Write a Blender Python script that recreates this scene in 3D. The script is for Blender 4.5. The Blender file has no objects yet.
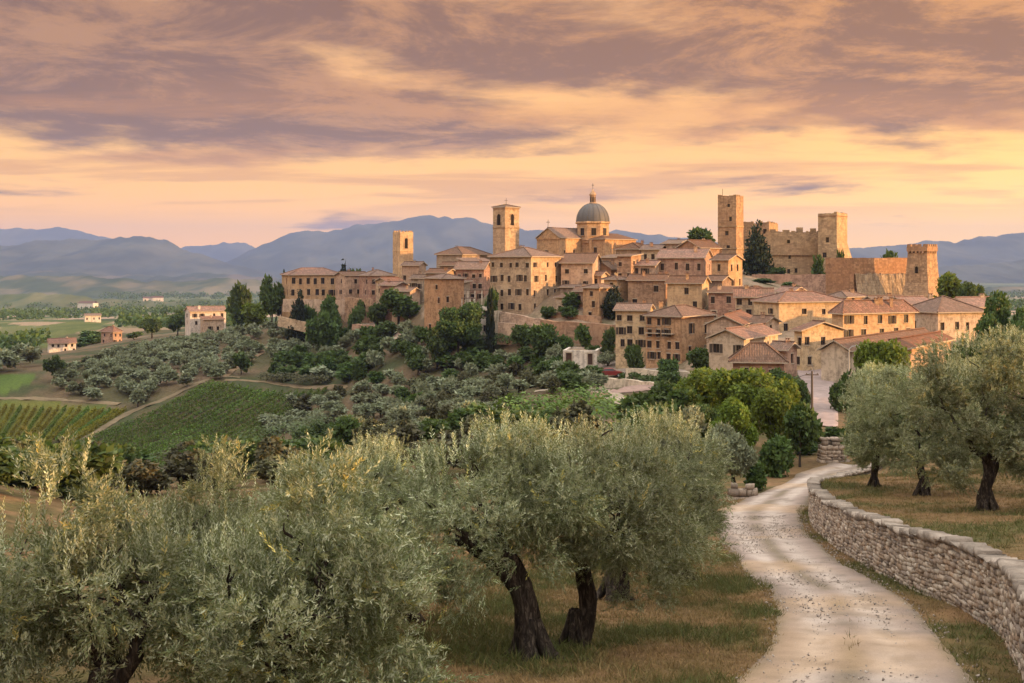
import bpy, math, random
import numpy as np
from mathutils import Vector, Matrix

C = bpy.context.scene.collection
S = bpy.context.scene
R = math.radians
F, HY, CX = 1236.0, 262.0, 512.0          # focal length in pixels of a 1024 px wide picture, horizon row, centre column

# ------------------------------------------------------------------ camera
cam = bpy.data.cameras.new('camera')
cam.sensor_width = 36.0
cam.lens = F * 36.0 / 1024.0
cam.shift_y = -(341.5 - HY) / 1024.0
cam.clip_start, cam.clip_end = 0.1, 90000.0
cam_o = bpy.data.objects.new('camera', cam)
cam_o.location = (0, 0, 0)
cam_o.rotation_euler = (R(90), 0, 0)
C.objects.link(cam_o)
S.camera = cam_o

# ------------------------------------------------------------------ render settings
S.render.engine = 'CYCLES'
cy = S.cycles
cy.max_bounces, cy.diffuse_bounces, cy.glossy_bounces = 4, 1, 1
cy.transmission_bounces, cy.volume_bounces, cy.transparent_max_bounces = 2, 0, 4
cy.use_denoising = True
cy.caustics_reflective = cy.caustics_refractive = False
cy.sample_clamp_indirect = 6.0
vs = S.view_settings
vs.view_transform, vs.look, vs.gamma, vs.use_curve_mapping = 'Standard', 'None', 1.0, False
vs.exposure = 0.74

# ------------------------------------------------------------------ node helpers
class NT:
    def __init__(s, tree):
        s.t = tree; s.t.nodes.clear()
    def n(s, typ, inp=None, **kw):
        x = s.t.nodes.new(typ)
        for k, v in kw.items(): setattr(x, k, v)
        for k, v in (inp or {}).items(): s.put(x.inputs[k], v)
        return x
    def put(s, sock, v):
        if hasattr(v, 'is_linked') or isinstance(v, bpy.types.NodeSocket): s.t.links.new(v, sock)
        elif isinstance(v, (tuple, list)): sock.default_value = tuple(v)[:len(sock.default_value)]
        else: sock.default_value = v
    def math(s, op, a, b=0.0, c=None, clamp=False):
        x = s.t.nodes.new('ShaderNodeMath'); x.operation = op; x.use_clamp = clamp
        s.put(x.inputs[0], a); s.put(x.inputs[1], b)
        if c is not None: s.put(x.inputs[2], c)
        return x.outputs[0]
    def mix(s, f, a, b, typ='MIX'):
        x = s.t.nodes.new('ShaderNodeMix'); x.data_type = 'RGBA'; x.blend_type = typ
        s.put(x.inputs[0], f); s.put(x.inputs[6], a); s.put(x.inputs[7], b)
        return x.outputs[2]
    def ramp(s, f, stops, interp='LINEAR'):
        x = s.t.nodes.new('ShaderNodeValToRGB'); x.color_ramp.interpolation = interp
        e = x.color_ramp.elements
        while len(e) < len(stops): e.new(0.5)
        for k, (p, c) in enumerate(stops):
            e[k].position = p; e[k].color = (*c, 1) if len(c) == 3 else c
        s.put(x.inputs[0], f)
        return x.outputs[0]
    def noise(s, vec, scale, detail=4, rough=0.55, dist=0.0, dim='3D'):
        x = s.n('ShaderNodeTexNoise', noise_dimensions=dim)
        x.inputs['Scale'].default_value = scale; x.inputs['Detail'].default_value = detail
        x.inputs['Roughness'].default_value = rough; x.inputs['Distortion'].default_value = dist
        if vec is not None: s.put(x.inputs['Vector'], vec)
        return x.outputs[0]
    def maprange(s, v, a, b, c=0.0, d=1.0, smooth=True):
        x = s.n('ShaderNodeMapRange', interpolation_type='SMOOTHSTEP' if smooth else 'LINEAR')
        for k, q in zip(('Value', 'From Min', 'From Max', 'To Min', 'To Max'), (v, a, b, c, d)): s.put(x.inputs[k], q)
        return x.outputs[0]

def srgb(r, g, b):
    f = lambda c: (c / 255 / 12.92) if c <= 10.3 else ((c / 255 + 0.055) / 1.055) ** 2.4
    return (f(r), f(g), f(b))

# ------------------------------------------------------------------ sky and sun
SUN_EL, SUN_DIR = R(9.0), Vector((0.955, -0.295, 0.0)).normalized()
SUN_AZ = math.atan2(SUN_DIR.x, SUN_DIR.y)           # clockwise from +Y, as the sky's sun_rotation counts
world = bpy.data.worlds.new('World'); S.world = world; world.use_nodes = True
w = NT(world.node_tree)
sky = w.n('ShaderNodeTexSky', sky_type='NISHITA', sun_disc=False)
sky.sun_elevation, sky.sun_rotation = SUN_EL, SUN_AZ
sky.air_density, sky.dust_density, sky.ozone_density, sky.altitude = 1.2, 3.0, 1.0, 300
tc = w.n('ShaderNodeTexCoord')
sep = w.n('ShaderNodeSeparateXYZ', {0: tc.outputs['Generated']})
dx, dy, dz = sep.outputs
elev = w.math('MAXIMUM', dz, 0.0)
K = 8.0                                             # background strength is 0.1
def kc(*c): return tuple(v * K for v in srgb(*c))
e1 = w.math('DIVIDE', elev, 0.25, clamp=True)
warm = w.ramp(e1, [(0.0, (2.4, 1.12, 0.04)), (0.10, (1.85, 0.88, 0.08)), (0.25, (1.34, 0.67, 0.13)), (0.5, (1.05, 0.51, 0.13)), (1.0, (0.80, 0.41, 0.18))])
pink = w.ramp(e1, [(0.0, (1.9, 0.80, 0.06)), (0.12, (1.5, 0.68, 0.09)), (0.3, (1.12, 0.57, 0.13)), (0.55, (0.90, 0.46, 0.15)), (1.0, (0.68, 0.37, 0.20))])
az = w.maprange(dx, -0.42, 0.30)
base = w.mix(az, pink, warm)
scl = w.n('ShaderNodeVectorMath', {0: base, 1: (K, K, K)}, operation='MULTIPLY')
nis = w.n('ShaderNodeVectorMath', {0: sky.outputs[0], 1: (1.6, 1.1, 0.6)}, operation='MULTIPLY')
clear = w.mix(0.10, scl.outputs[0], nis.outputs[0])
glow = w.math('MULTIPLY', w.maprange(dx, 0.12, 0.42), w.maprange(elev, 0.15, 0.03))
clear = w.mix(w.math('MULTIPLY', glow, 0.45), clear, (15.5, 8.6, 1.2, 1))
# cloud sheet: the view direction projected on a flat layer overhead
den = w.math('ADD', elev, 0.07)
px_ = w.math('DIVIDE', dx, den); py_ = w.math('DIVIDE', dy, den)
pv = w.n('ShaderNodeCombineXYZ', {0: w.math('MULTIPLY', px_, 1.15), 1: py_, 2: 4.37}).outputs[0]
n1 = w.noise(pv, 0.55, 10, 0.56, 0.25)
n2 = w.noise(pv, 2.2, 8, 0.6, 0.2)
n3 = w.noise(pv, 0.30, 3, 0.5, 0.0)
cov = w.math('ADD', w.math('MULTIPLY', n1, 0.62), w.math('ADD', w.math('MULTIPLY', n2, 0.18), w.math('MULTIPLY', n3, 0.28)))
thr = w.math('ADD', w.maprange(elev, 0.065, 0.125, 0.62, 0.43), w.math('MULTIPLY', w.math('SUBTRACT', w.noise(pv, 0.45, 4, 0.5, 0.0), 0.5), 0.34))
mask = w.maprange(w.math('SUBTRACT', cov, thr), -0.035, 0.10)
# long thin streaks low in the sky
pv2 = w.n('ShaderNodeCombineXYZ', {0: w.math('MULTIPLY', px_, 0.55), 1: w.math('MULTIPLY', py_, 1.0), 2: 3.1}).outputs[0]
st = w.noise(pv2, 0.85, 5, 0.55, 0.2)
stm = w.math('MULTIPLY', w.maprange(st, 0.49, 0.61), w.math('MULTIPLY', w.maprange(elev, 0.028, 0.055), w.maprange(elev, 0.16, 0.09)))
shade = w.noise(pv, 1.25, 10, 0.70, 0.35)
dark = w.mix(w.maprange(dx, -0.4, 0.4), (1.34, 0.66, 0.48, 1), (1.9, 0.84, 0.36, 1) + (1,))
lite = w.mix(w.maprange(dx, -0.4, 0.4), (4.3, 2.1, 0.9, 1), (7.0, 3.1, 0.8, 1) + (1,))
cl = w.mix(w.maprange(shade, 0.43, 0.60), dark, lite)
cl = w.mix(w.math('MULTIPLY', w.maprange(mask, 0.15, 0.9), 0.45), cl, dark)
c1 = w.mix(w.math('MULTIPLY', mask, 0.94), clear, cl)
c2 = w.mix(w.math('MULTIPLY', stm, 0.55), c1, (5.0, 2.1, 0.55, 1))
# the open sky above the picture is a brighter veil
high = w.maprange(dz, 0.26, 0.6)
c3 = w.mix(high, c2, (13.2, 13.0, 12.4, 1))
bg = w.n('ShaderNodeBackground', {'Color': c3, 'Strength': 0.1})
out = w.n('ShaderNodeOutputWorld', {'Surface': bg.outputs[0]})

sun = bpy.data.lights.new('sun', 'SUN')
sun.energy, sun.angle, sun.color = 4.3, R(0.8), (1.0, 0.56, 0.23)
sun_o = bpy.data.objects.new('sun', sun)
sd = (SUN_DIR * math.cos(SUN_EL) + Vector((0, 0, math.sin(SUN_EL))))
sun_o.rotation_euler = sd.to_track_quat('Z', 'Y').to_euler()
sun_o.location = sd * 300
C.objects.link(sun_o)

# ------------------------------------------------------------------ numpy noise
def vnoise(x, y, seed=0):
    x = np.asarray(x, float); y = np.asarray(y, float)
    xi = np.floor(x).astype(np.int64); yi = np.floor(y).astype(np.int64)
    fx, fy = x - xi, y - yi
    fx = fx * fx * (3 - 2 * fx); fy = fy * fy * (3 - 2 * fy)
    def h(a, b):
        n = (a * 374761393 + b * 668265263 + seed * 2147483647 + 12345) & 0x7fffffff
        n = ((n ^ (n >> 13)) * 1274126177) & 0x7fffffff
        return ((n ^ (n >> 16)) & 0xffff) / 65535.0
    a, b, c, d = h(xi, yi), h(xi + 1, yi), h(xi, yi + 1), h(xi + 1, yi + 1)
    return (a * (1 - fx) + b * fx) * (1 - fy) + (c * (1 - fx) + d * fx) * fy
def fbm(x, y, seed=0, oct=4):
    t, a, s = 0, 0.5, 0
    for k in range(oct):
        t = t + a * vnoise(np.asarray(x) * 2 ** k, np.asarray(y) * 2 ** k, seed + k); s += a; a *= 0.5
    return t / s

# ------------------------------------------------------------------ terrain
def lin_d(py): return 4.43 / ((py - HY) / F - 0.135)   # distance of a ground row near the camera
WALL_PX = [(1046, 745), (1030, 690), (1015, 660), (996, 630), (959, 608), (904, 585), (848, 556)]
WALL = []
for a, b in WALL_PX:
    d = lin_d(b); WALL.append(((a - CX) / F * d, d))
for a, d in [(813, 55), (810, 62), (816, 69), (834, 77), (858, 86), (884, 95)]:
    WALL.append(((a - CX) / F * d, d))
WX = np.array([p[0] for p in WALL]); WD = np.array([p[1] for p in WALL])
def wall_hf(y): t = np.clip((np.asarray(y, float) - 58) / 20, 0, 1); return 1 - 0.62 * t * t * (3 - 2 * t)
def wall_x(y): return np.interp(y, WD, WX)

CP = []
for d in (2, 8, 15, 22, 30, 40, 52):
    for x in (-28, -14, 0, 12, 26):
        CP.append((x, d, -(4.43 + 0.135 * d) - (0.03 * -x if x < 0 else 0) + (0.02 * x if x > 12 else 0)))
def cp(px, py, d): CP.append(((px - CX) / F * d, d, (HY - py) / F * d))
for q in [(815, 489, 75), (790, 484, 82), (841, 480, 88), (740, 490, 80), (832, 474, 92), (700, 500, 75),
          (750, 470, 96), (820, 414, 130), (822, 376, 165), (790, 380, 155), (880, 470, 92), (900, 440, 115), (1000, 440, 100), (1080, 430, 110),
          (600, 520, 60), (500, 540, 55), (420, 500, 80), (350, 500, 85), (200, 560, 60), (0, 600, 55), (-150, 620, 50),
          # left valley
          (215, 383, 285), (328, 391, 268), (90, 440, 246), (225, 455, 225), (160, 476, 212), (300, 430, 238), (360, 450, 172), (0, 402, 278), (0, 455, 238),
          (130, 408, 272), (50, 388, 290), (200, 345, 390), (300, 330, 380), (340, 345, 330), (330, 370, 290), (207, 334, 420), (60, 353, 460),
          (112, 343, 480), (0, 380, 300), (0, 345, 560), (60, 331, 620), (100, 322, 760), (-150, 350, 500), (-150, 400, 250), (-150, 330, 800),
          (150, 326, 760), (0, 322, 1000), (150, 312, 2100), (100, 300, 3600), (220, 320, 900), (280, 312, 1300), (-200, 300, 3600),
          (200, 290, 5200), (100, 283, 7500), (50, 279, 10000), (400, 279, 10000), (700, 279, 10000), (1000, 279, 10000), (500, 283, 7500), (900, 287, 5500), (1200, 280, 9000),
          (-300, 280, 9000), (0, 270, 22000), (500, 270, 22000), (1000, 270, 22000),
          # middle slope
          (400, 370, 250), (450, 400, 205), (400, 430, 155), (500, 430, 140), (600, 402, 165), (660, 405, 150), (700, 432, 112), (540, 380, 215), (640, 385, 178),
          # town
          (315, 300, 350), (380, 328, 305), (430, 333, 268), (460, 342, 255), (500, 346, 248), (540, 372, 225), (600, 364, 215), (640, 374, 204), (700, 384, 185),
          (560, 332, 234), (520, 312, 252), (590, 322, 240), (700, 318, 232), (700, 290, 255), (780, 335, 205), (760, 318, 218), (730, 345, 188),
          (800, 290, 285), (770, 276, 302), (730, 268, 312), (880, 306, 258), (945, 312, 250), (960, 332, 215), (1000, 345, 195), (880, 340, 188), (930, 360, 165),
          (590, 262, 330), (505, 268, 322), (402, 280, 340), (640, 262, 300), (450, 275, 318), (400, 300, 312),
          (400, 300, 420), (520, 300, 430), (650, 300, 440), (800, 300, 430), (950, 330, 380), (1050, 335, 300), (500, 315, 900), (800, 315, 900), (1000, 315, 900),
          (1000, 297, 3500), (700, 300, 2500), (1100, 350, 180)]:
    cp(*q)
CP = np.array(CP)
def _uv(x, y):
    y = np.maximum(y, 1.5)
    return np.clip(x / (y + 14.0), -1.3, 1.3), np.log(y + 14.0) * 0.62
cu, cv = _uv(CP[:, 0], CP[:, 1])
n_ = len(CP)
def _k(r2): return np.where(r2 > 1e-12, 0.5 * r2 * np.log(np.maximum(r2, 1e-12)), 0.0)
A = np.zeros((n_ + 3, n_ + 3))
A[:n_, :n_] = _k((cu[:, None] - cu) ** 2 + (cv[:, None] - cv) ** 2)
A[:n_, :n_] += np.eye(n_) * 2e-4
A[:n_, n_] = 1; A[:n_, n_ + 1] = cu; A[:n_, n_ + 2] = cv; A[n_:, :n_] = A[:n_, n_:].T
# work on angle-like height so far points do not overpower near ones
wt = CP[:, 2] / (CP[:, 1] + 25.0)
TPS = np.linalg.solve(A, np.concatenate([wt, [0, 0, 0]]))
def base_z(x, y):
    x = np.asarray(x, float); y = np.asarray(y, float); shp = np.broadcast(x, y).shape
    x = np.broadcast_to(x, shp).ravel(); y = np.broadcast_to(y, shp).ravel()
    o = np.empty(len(x))
    for i in range(0, len(x), 20000):
        u, v = _uv(x[i:i + 20000], y[i:i + 20000])
        r2 = (u[:, None] - cu) ** 2 + (v[:, None] - cv) ** 2
        o[i:i + 20000] = (_k(r2) @ TPS[:n_] + TPS[n_] + TPS[n_ + 1] * u + TPS[n_ + 2] * v) * (np.maximum(y[i:i + 20000], 1.5) + 25.0)
    return o.reshape(shp)
def sstep(t): t = np.clip(t, 0, 1); return t * t * (3 - 2 * t)
def terr(x, y):
    x = np.asarray(x, float); y = np.asarray(y, float)
    z = base_z(x, y)
    side = x - wall_x(y)
    up = sstep((side - 0.30) / 0.25) * sstep((98 - y) / 26.0) * 1.5 * wall_hf(y)
    ridge = 9.7 * sstep((x - 0.46 * np.maximum(y, 0) - 24) / 36) * (1 - sstep((x - 110) / 60)) * (1 - sstep((y - 84) / 34)) * sstep((y + 120) / 60)  # unseen hill beside the view, added to keep low sun off the foreground
    flat = 1.0
    bump = (fbm(x * 0.35, y * 0.35, 5) - 0.5) * np.clip(y / 300, 0.12, 0.6) * flat
    return z + up + bump + ridge
def tz(x, y): return float(terr(np.array([x]), np.array([y]))[0])
def P(px, py, d): return Vector(((px - CX) / F * d, d, (HY - py) / F * d))
_ds = np.exp(np.linspace(math.log(10), math.log(2500), 1400))
def hit(px, py, dmin=10):
    """the point of the ground seen along a line of sight"""
    ds = _ds[_ds >= dmin]
    g = terr((px - CX) / F * ds, ds) - (HY - py) / F * ds
    k = np.argmax(g > 0)
    if g[k] <= 0: k = len(ds) - 1
    d = ds[k]; x = (px - CX) / F * d
    return Vector((x, d, tz(x, d)))

# ------------------------------------------------------------------ mesh helpers
class MB:
    def __init__(s): s.v = []; s.f = []; s.uv = []; s.m = []
    def face(s, pts, uv=None, m=0):
        i = len(s.v); s.v += [tuple(p) for p in pts]; s.f.append(tuple(range(i, i + len(pts))))
        s.uv += uv if uv is not None else [(0, 0)] * len(pts); s.m.append(m)
    def box(s, o, ux, uy, uz, m=0, skip=()):
        """box with corner o and three edge vectors"""
        o, ux, uy, uz = Vector(o), Vector(ux), Vector(uy), Vector(uz)
        c = [o, o + ux, o + ux + uy, o + uy, o + uz, o + ux + uz, o + ux + uy + uz, o + uy + uz]
        lx, ly, lz = ux.length, uy.length, uz.length
        for k, (q, a, b) in enumerate((((3, 2, 1, 0), lx, ly), ((4, 5, 6, 7), lx, ly), ((0, 1, 5, 4), lx, lz), ((1, 2, 6, 5), ly, lz), ((2, 3, 7, 6), lx, lz), ((3, 0, 4, 7), ly, lz))):
            if k not in skip: s.face([c[i] for i in q], [(0, 0), (a, 0), (a, b), (0, b)], m)
    def tube(s, pts, rad, sides=8, m=0, cap=True):
        pts = [Vector(p) for p in pts]; n = len(pts); rings = []
        for i, p in enumerate(pts):
            t = (pts[min(i + 1, n - 1)] - pts[max(i - 1, 0)]).normalized()
            a = t.cross(Vector((0.31, 0.9, 0.2))).normalized(); b = t.cross(a)
            r = rad[i] if isinstance(rad, (list, tuple)) else rad
            rings.append([p + (a * math.cos(k * 2 * math.pi / sides) + b * math.sin(k * 2 * math.pi / sides)) * r for k in range(sides)])
        i0 = len(s.v)
        for r_ in rings: s.v += [tuple(q) for q in r_]
        for i in range(n - 1):
            for k in range(sides):
                k2 = (k + 1) % sides
                s.f.append((i0 + i * sides + k, i0 + i * sides + k2, i0 + (i + 1) * sides + k2, i0 + (i + 1) * sides + k)); s.m.append(m)
                s.uv += [(k / sides, i), ((k + 1) / sides, i), ((k + 1) / sides, i + 1), (k / sides, i + 1)]
        if cap:
            for r0, rev in ((0, 0), (n - 1, 1)):
                q = [i0 + r0 * sides + k for k in range(sides)]
                s.f.append(tuple(q[::-1] if rev else q)); s.m.append(m); s.uv += [(0, 0)] * sides
    def lathe(s, o, prof, sides=16, m=0, smooth=False):
        o = Vector(o); i0 = len(s.v)
        for (r, z) in prof:
            for k in range(sides):
                a = (k + 0.5) * 2 * math.pi / sides
                s.v.append((o.x + r * math.cos(a), o.y + r * math.sin(a), o.z + z))
        for i in range(len(prof) - 1):
            for k in range(sides):
                k2 = (k + 1) % sides
                s.f.append((i0 + i * sides + k, i0 + i * sides + k2, i0 + (i + 1) * sides + k2, i0 + (i + 1) * sides + k)); s.m.append(m)
                s.uv += [(k * 0.8, prof[i][1]), (k * 0.8 + 0.8, prof[i][1]), (k * 0.8 + 0.8, prof[i + 1][1]), (k * 0.8, prof[i + 1][1])]
    def mesh(s, name, mats, org=(0, 0, 0), smooth=False):
        me = bpy.data.meshes.new(name); o = Vector(org)
        me.from_pydata([(a - o.x, b - o.y, c - o.z) for a, b, c in s.v], [], s.f)
        u = me.uv_layers.new(name='UVMap'); u.data.foreach_set('uv', np.array(s.uv, np.float32).ravel())
        for q in (mats if isinstance(mats, (list, tuple)) else [mats]): me.materials.append(q)
        me.polygons.foreach_set('material_index', np.array(s.m, np.int32))
        if smooth: me.polygons.foreach_set('use_smooth', np.ones(len(s.f), bool))
        me.update(); return me
    def build(s, name, mats, parent=None, org=(0, 0, 0), smooth=False):
        return link(name, s.mesh(name, mats, org, smooth), parent, None if parent else org)

def link(name, me, parent=None, loc=None):
    o = bpy.data.objects.new(name, me); C.objects.link(o)
    if parent is not None: o.parent = parent
    if loc is not None: o.location = loc
    return o
def tag(o, label=None, cat=None, group=None, kind=None):
    for k, v in (('label', label), ('category', cat), ('group', group), ('kind', kind)):
        if v: o[k] = v
    return o
def thing(name, label, cat, loc, group=None, rz=0.0):
    o = bpy.data.objects.new(name, None); C.objects.link(o); o.location = loc; o.rotation_euler = (0, 0, rz)
    o.empty_display_size = 0.3
    return tag(o, label, cat, group)
def np_mesh(name, V, Fq, mats, col=None, midx=None, smooth=False):
    """V (n,3), Fq (m,4) int -> mesh; col is a per-vertex colour"""
    me = bpy.data.meshes.new(name); k = Fq.shape[1]
    me.vertices.add(len(V)); me.vertices.foreach_set('co', np.asarray(V, np.float32).ravel())
    me.loops.add(Fq.size); me.loops.foreach_set('vertex_index', Fq.astype(np.int32).ravel())
    me.polygons.add(len(Fq)); me.polygons.foreach_set('loop_start', np.arange(0, Fq.size, k, dtype=np.int32))
    for q in (mats if isinstance(mats, (list, tuple)) else [mats]): me.materials.append(q)
    if midx is not None: me.polygons.foreach_set('material_index', midx.astype(np.int32))
    if smooth: me.polygons.foreach_set('use_smooth', np.ones(len(Fq), bool))
    if col is not None:
        ca = me.color_attributes.new('Col', 'FLOAT_COLOR', 'POINT')
        c4 = np.ones((len(V), 4), np.float32); c4[:, :3] = col; ca.data.foreach_set('color', c4.ravel())
    me.update(calc_edges=True); me.validate(); return me

# ------------------------------------------------------------------ materials
MATS = {}
def mat(name):
    m = bpy.data.materials.new(name); m.use_nodes = True; MATS[name] = m
    return m, NT(m.node_tree)
def finish(nt, color, rough=0.85, bump=None, bs=0.3, bd=0.02, spec=0.25, trans=None):
    b = nt.n('ShaderNodeBsdfPrincipled', {'Base Color': color, 'Roughness': rough, 'Specular IOR Level': spec})
    if bump is not None:
        bn = nt.n('ShaderNodeBump', {'Height': bump, 'Strength': bs, 'Distance': bd}); nt.put(b.inputs['Normal'], bn.outputs[0])
    sh = b.outputs[0]
    if trans is not None:
        tr = nt.n('ShaderNodeBsdfTranslucent', {'Color': trans}); mx = nt.n('ShaderNodeMixShader', {0: 0.30, 1: sh, 2: tr.outputs[0]}); sh = mx.outputs[0]
    nt.n('ShaderNodeOutputMaterial', {'Surface': sh})
def plain(name, c, rough=0.7, spec=0.3, var=0.15):
    m, nt = mat(name)
    t = nt.n('ShaderNodeTexCoord')
    f = nt.noise(t.outputs['Object'], 3.0, 5)
    dk = tuple(v * (1 - var) for v in c) + (1,); lt = tuple(min(1, v * (1 + var)) for v in c) + (1,)
    finish(nt, nt.mix(f, dk, lt), rough, spec=spec); return m

def stone(name, c, joint=0.55, plaster=0.0):
    """coursed stone (or worn plaster over it) in wall metres from the UV map, weathered in broad blotches"""
    m, nt = mat(name)
    uv = nt.n('ShaderNodeUVMap').outputs[0]; g = nt.n('ShaderNodeNewGeometry').outputs['Position']
    oi = nt.n('ShaderNodeObjectInfo').outputs['Random']
    br = nt.n('ShaderNodeTexBrick', {'Vector': uv, 'Color1': (*[v * 0.68 for v in c], 1), 'Color2': (*[v * 1.25 for v in c], 1), 'Mortar': (*[v * joint for v in c], 1),
              'Scale': 1.0, 'Mortar Size': 0.022, 'Mortar Smooth': 0.4, 'Bias': 0.0, 'Brick Width': 0.85, 'Row Height': 0.42})
    n1 = nt.noise(g, 0.55, 6, 0.62); n2 = nt.noise(g, 1.9, 6, 0.72); n3 = nt.noise(g, 0.16, 3, 0.5)
    gs = nt.n('ShaderNodeSeparateXYZ', {0: g})
    stv = nt.n('ShaderNodeCombineXYZ', {0: nt.math('MULTIPLY', gs.outputs[0], 1.6), 1: nt.math('MULTIPLY', gs.outputs[1], 1.6), 2: nt.math('MULTIPLY', gs.outputs[2], 0.22)}).outputs[0]
    streak = nt.noise(stv, 0.9, 5, 0.6)
    col = br.outputs[0]
    if plaster > 0:
        pm = nt.maprange(n1, 0.62 - plaster * 0.4, 0.70 - plaster * 0.4)
        col = nt.mix(pm, col, (*[min(1, v * 1.12) for v in c], 1))
    dk = (c[0] * 0.52, c[1] * 0.50, c[2] * 0.50, 1); lt = (min(1, c[0] * 1.35), min(1, c[1] * 1.35), min(1, c[2] * 1.3), 1)
    col = nt.mix(nt.math('MULTIPLY', nt.maprange(n2, 0.47, 0.62), 0.72), col, dk)
    col = nt.mix(nt.math('MULTIPLY', nt.maprange(n1, 0.50, 0.68), 0.6), col, lt)
    col = nt.mix(nt.math('MULTIPLY', nt.maprange(streak, 0.50, 0.68), 0.62), col, dk)
    col = nt.mix(nt.math('MULTIPLY', nt.maprange(n3, 0.42, 0.62), 0.35), col, (c[0] * 0.95, c[1] * 0.82, c[2] * 0.75, 1))
    hs = nt.n('ShaderNodeHueSaturation', {'Hue': nt.math('MULTIPLY_ADD', oi, 0.024, 0.488), 'Saturation': nt.math('MULTIPLY_ADD', oi, -0.22, 1.1), 'Value': nt.math('MULTIPLY_ADD', oi, 0.3, 0.86), 'Color': col})
    finish(nt, hs.outputs[0], 0.92, nt.math('MULTIPLY_ADD', n2, 0.6, br.outputs['Fac']), 0.45, 0.05, spec=0.12)
    return m
ST = {
 'tan': stone('tan_stone', (0.42, 0.285, 0.185), 0.55, 0.35),
 'rose': stone('rose_stone', (0.43, 0.285, 0.205), 0.55, 0.35),
 'gold': stone('golden_plaster', (0.49, 0.325, 0.19), 0.72, 0.5),
 'cream': stone('cream_plaster', (0.49, 0.375, 0.275), 0.75, 0.6),
 'grey': stone('grey_stone', (0.35, 0.27, 0.205)),
 'castle': stone('castle_stone', (0.43, 0.285, 0.17)),
 'white': stone('white_plaster', (0.66, 0.58, 0.50), 0.8, 0.8),
 'brown': stone('brown_stone', (0.33, 0.22, 0.14)),
}
def tiles(name, c):
    m, nt = mat(name)
    uv = nt.n('ShaderNodeUVMap').outputs[0]; g = nt.n('ShaderNodeNewGeometry').outputs['Position']
    oi = nt.n('ShaderNodeObjectInfo').outputs['Random']
    wv = nt.n('ShaderNodeTexWave', {'Vector': uv, 'Scale': 1.05, 'Distortion': 0.6, 'Detail': 1.0}, wave_type='BANDS', bands_direction='X')
    br = nt.n('ShaderNodeTexBrick', {'Vector': uv, 'Color1': (*[v * 0.62 for v in c], 1), 'Color2': (*[v * 1.3 for v in c], 1), 'Mortar': (*[v * 0.45 for v in c], 1),
              'Scale': 1.0, 'Mortar Size': 0.02, 'Brick Width': 0.30, 'Row Height': 0.42})
    n1 = nt.noise(g, 0.7, 6, 0.65); n2 = nt.noise(g, 3.2, 5, 0.7)
    col = nt.mix(0.25, br.outputs[0], nt.mix(wv.outputs[1], (*[v * 0.5 for v in c], 1), (*[v * 1.25 for v in c], 1)))
    col = nt.mix(nt.math('MULTIPLY', nt.maprange(n1, 0.46, 0.62), 0.7), col, (0.165, 0.10, 0.066, 1))
    col = nt.mix(nt.math('MULTIPLY', nt.maprange(n2, 0.50, 0.64), 0.65), col, (0.105, 0.07, 0.05, 1))
    col = nt.mix(nt.math('MULTIPLY', nt.maprange(n2, 0.30, 0.42, 1.0, 0.0), 0.4), col, (0.33, 0.19, 0.115, 1))
    hs = nt.n('ShaderNodeHueSaturation', {'Hue': 0.5, 'Saturation': nt.math('MULTIPLY_ADD', oi, -0.3, 1.05), 'Value': nt.math('MULTIPLY_ADD', oi, 0.35, 0.8), 'Color': col})
    finish(nt, hs.outputs[0], 0.9, nt.math('ADD', wv.outputs[1], nt.math('MULTIPLY', br.outputs['Fac'], 0.5)), 0.7, 0.06, spec=0.1)
    return m
TILE = {'old': tiles('old_roof_tiles', (0.225, 0.12, 0.074)), 'red': tiles('red_roof_tiles', (0.29, 0.135, 0.082)), 'brown': tiles('brown_roof_tiles', (0.22, 0.135, 0.09))}
M_GLASS = plain('dark_window_glass', (0.02, 0.018, 0.018), 0.25, 0.5)
M_WOOD = plain('brown_window_wood', (0.085, 0.045, 0.03), 0.7)
M_SHUT = plain('green_brown_shutter_wood', (0.075, 0.055, 0.04), 0.8)
M_SILL = plain('pale_sill_stone', (0.45, 0.36, 0.27), 0.9)
M_SHADE = plain('recess_shade', (0.03, 0.022, 0.018), 1.0, 0.0)  # near-black colour standing in for the shade inside openings
M_IRON = plain('black_iron', (0.02, 0.02, 0.022), 0.5)
M_LEAD = plain('weathered_lead', (0.105, 0.095, 0.09), 0.6, 0.4, 0.3)
M_POLE = plain('weathered_pole_wood', (0.10, 0.075, 0.055), 0.9)
M_STEEL = plain('galvanised_steel', (0.42, 0.40, 0.38), 0.5, 0.5)

def colmat(name, rough=0.95, var=0.35, s1=2.0, s2=14.0, bump=0.4, bd=0.05, stones=False):
    m, nt = mat(name)
    ca = nt.n('ShaderNodeVertexColor', layer_name='Col').outputs[0]; g = nt.n('ShaderNodeNewGeometry').outputs['Position']
    n1 = nt.noise(g, s1, 6, 0.65); n2 = nt.noise(g, s2, 5, 0.7)
    f = nt.math('ADD', nt.math('MULTIPLY', n1, 0.6), nt.math('MULTIPLY', n2, 0.4))
    k = nt.maprange(f, 0.3, 0.7, 1 - var, 1 + var, smooth=False)
    col = nt.n('ShaderNodeVectorMath', {0: ca, 1: k}, operation='MULTIPLY').outputs[0]
    finish(nt, col, rough, n2, bump, bd, spec=0.1); return m
M_GROUND = colmat('grassy_earth', 0.95, 0.55, 1.6, 19.0, 0.7, 0.05)
M_ROAD = colmat('white_gravel', 0.95, 0.30, 0.9, 30.0, 0.9, 0.02)
M_MOUNT = colmat('forested_mountain', 1.0, 0.3, 0.0018, 0.012, 0.0)

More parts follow.
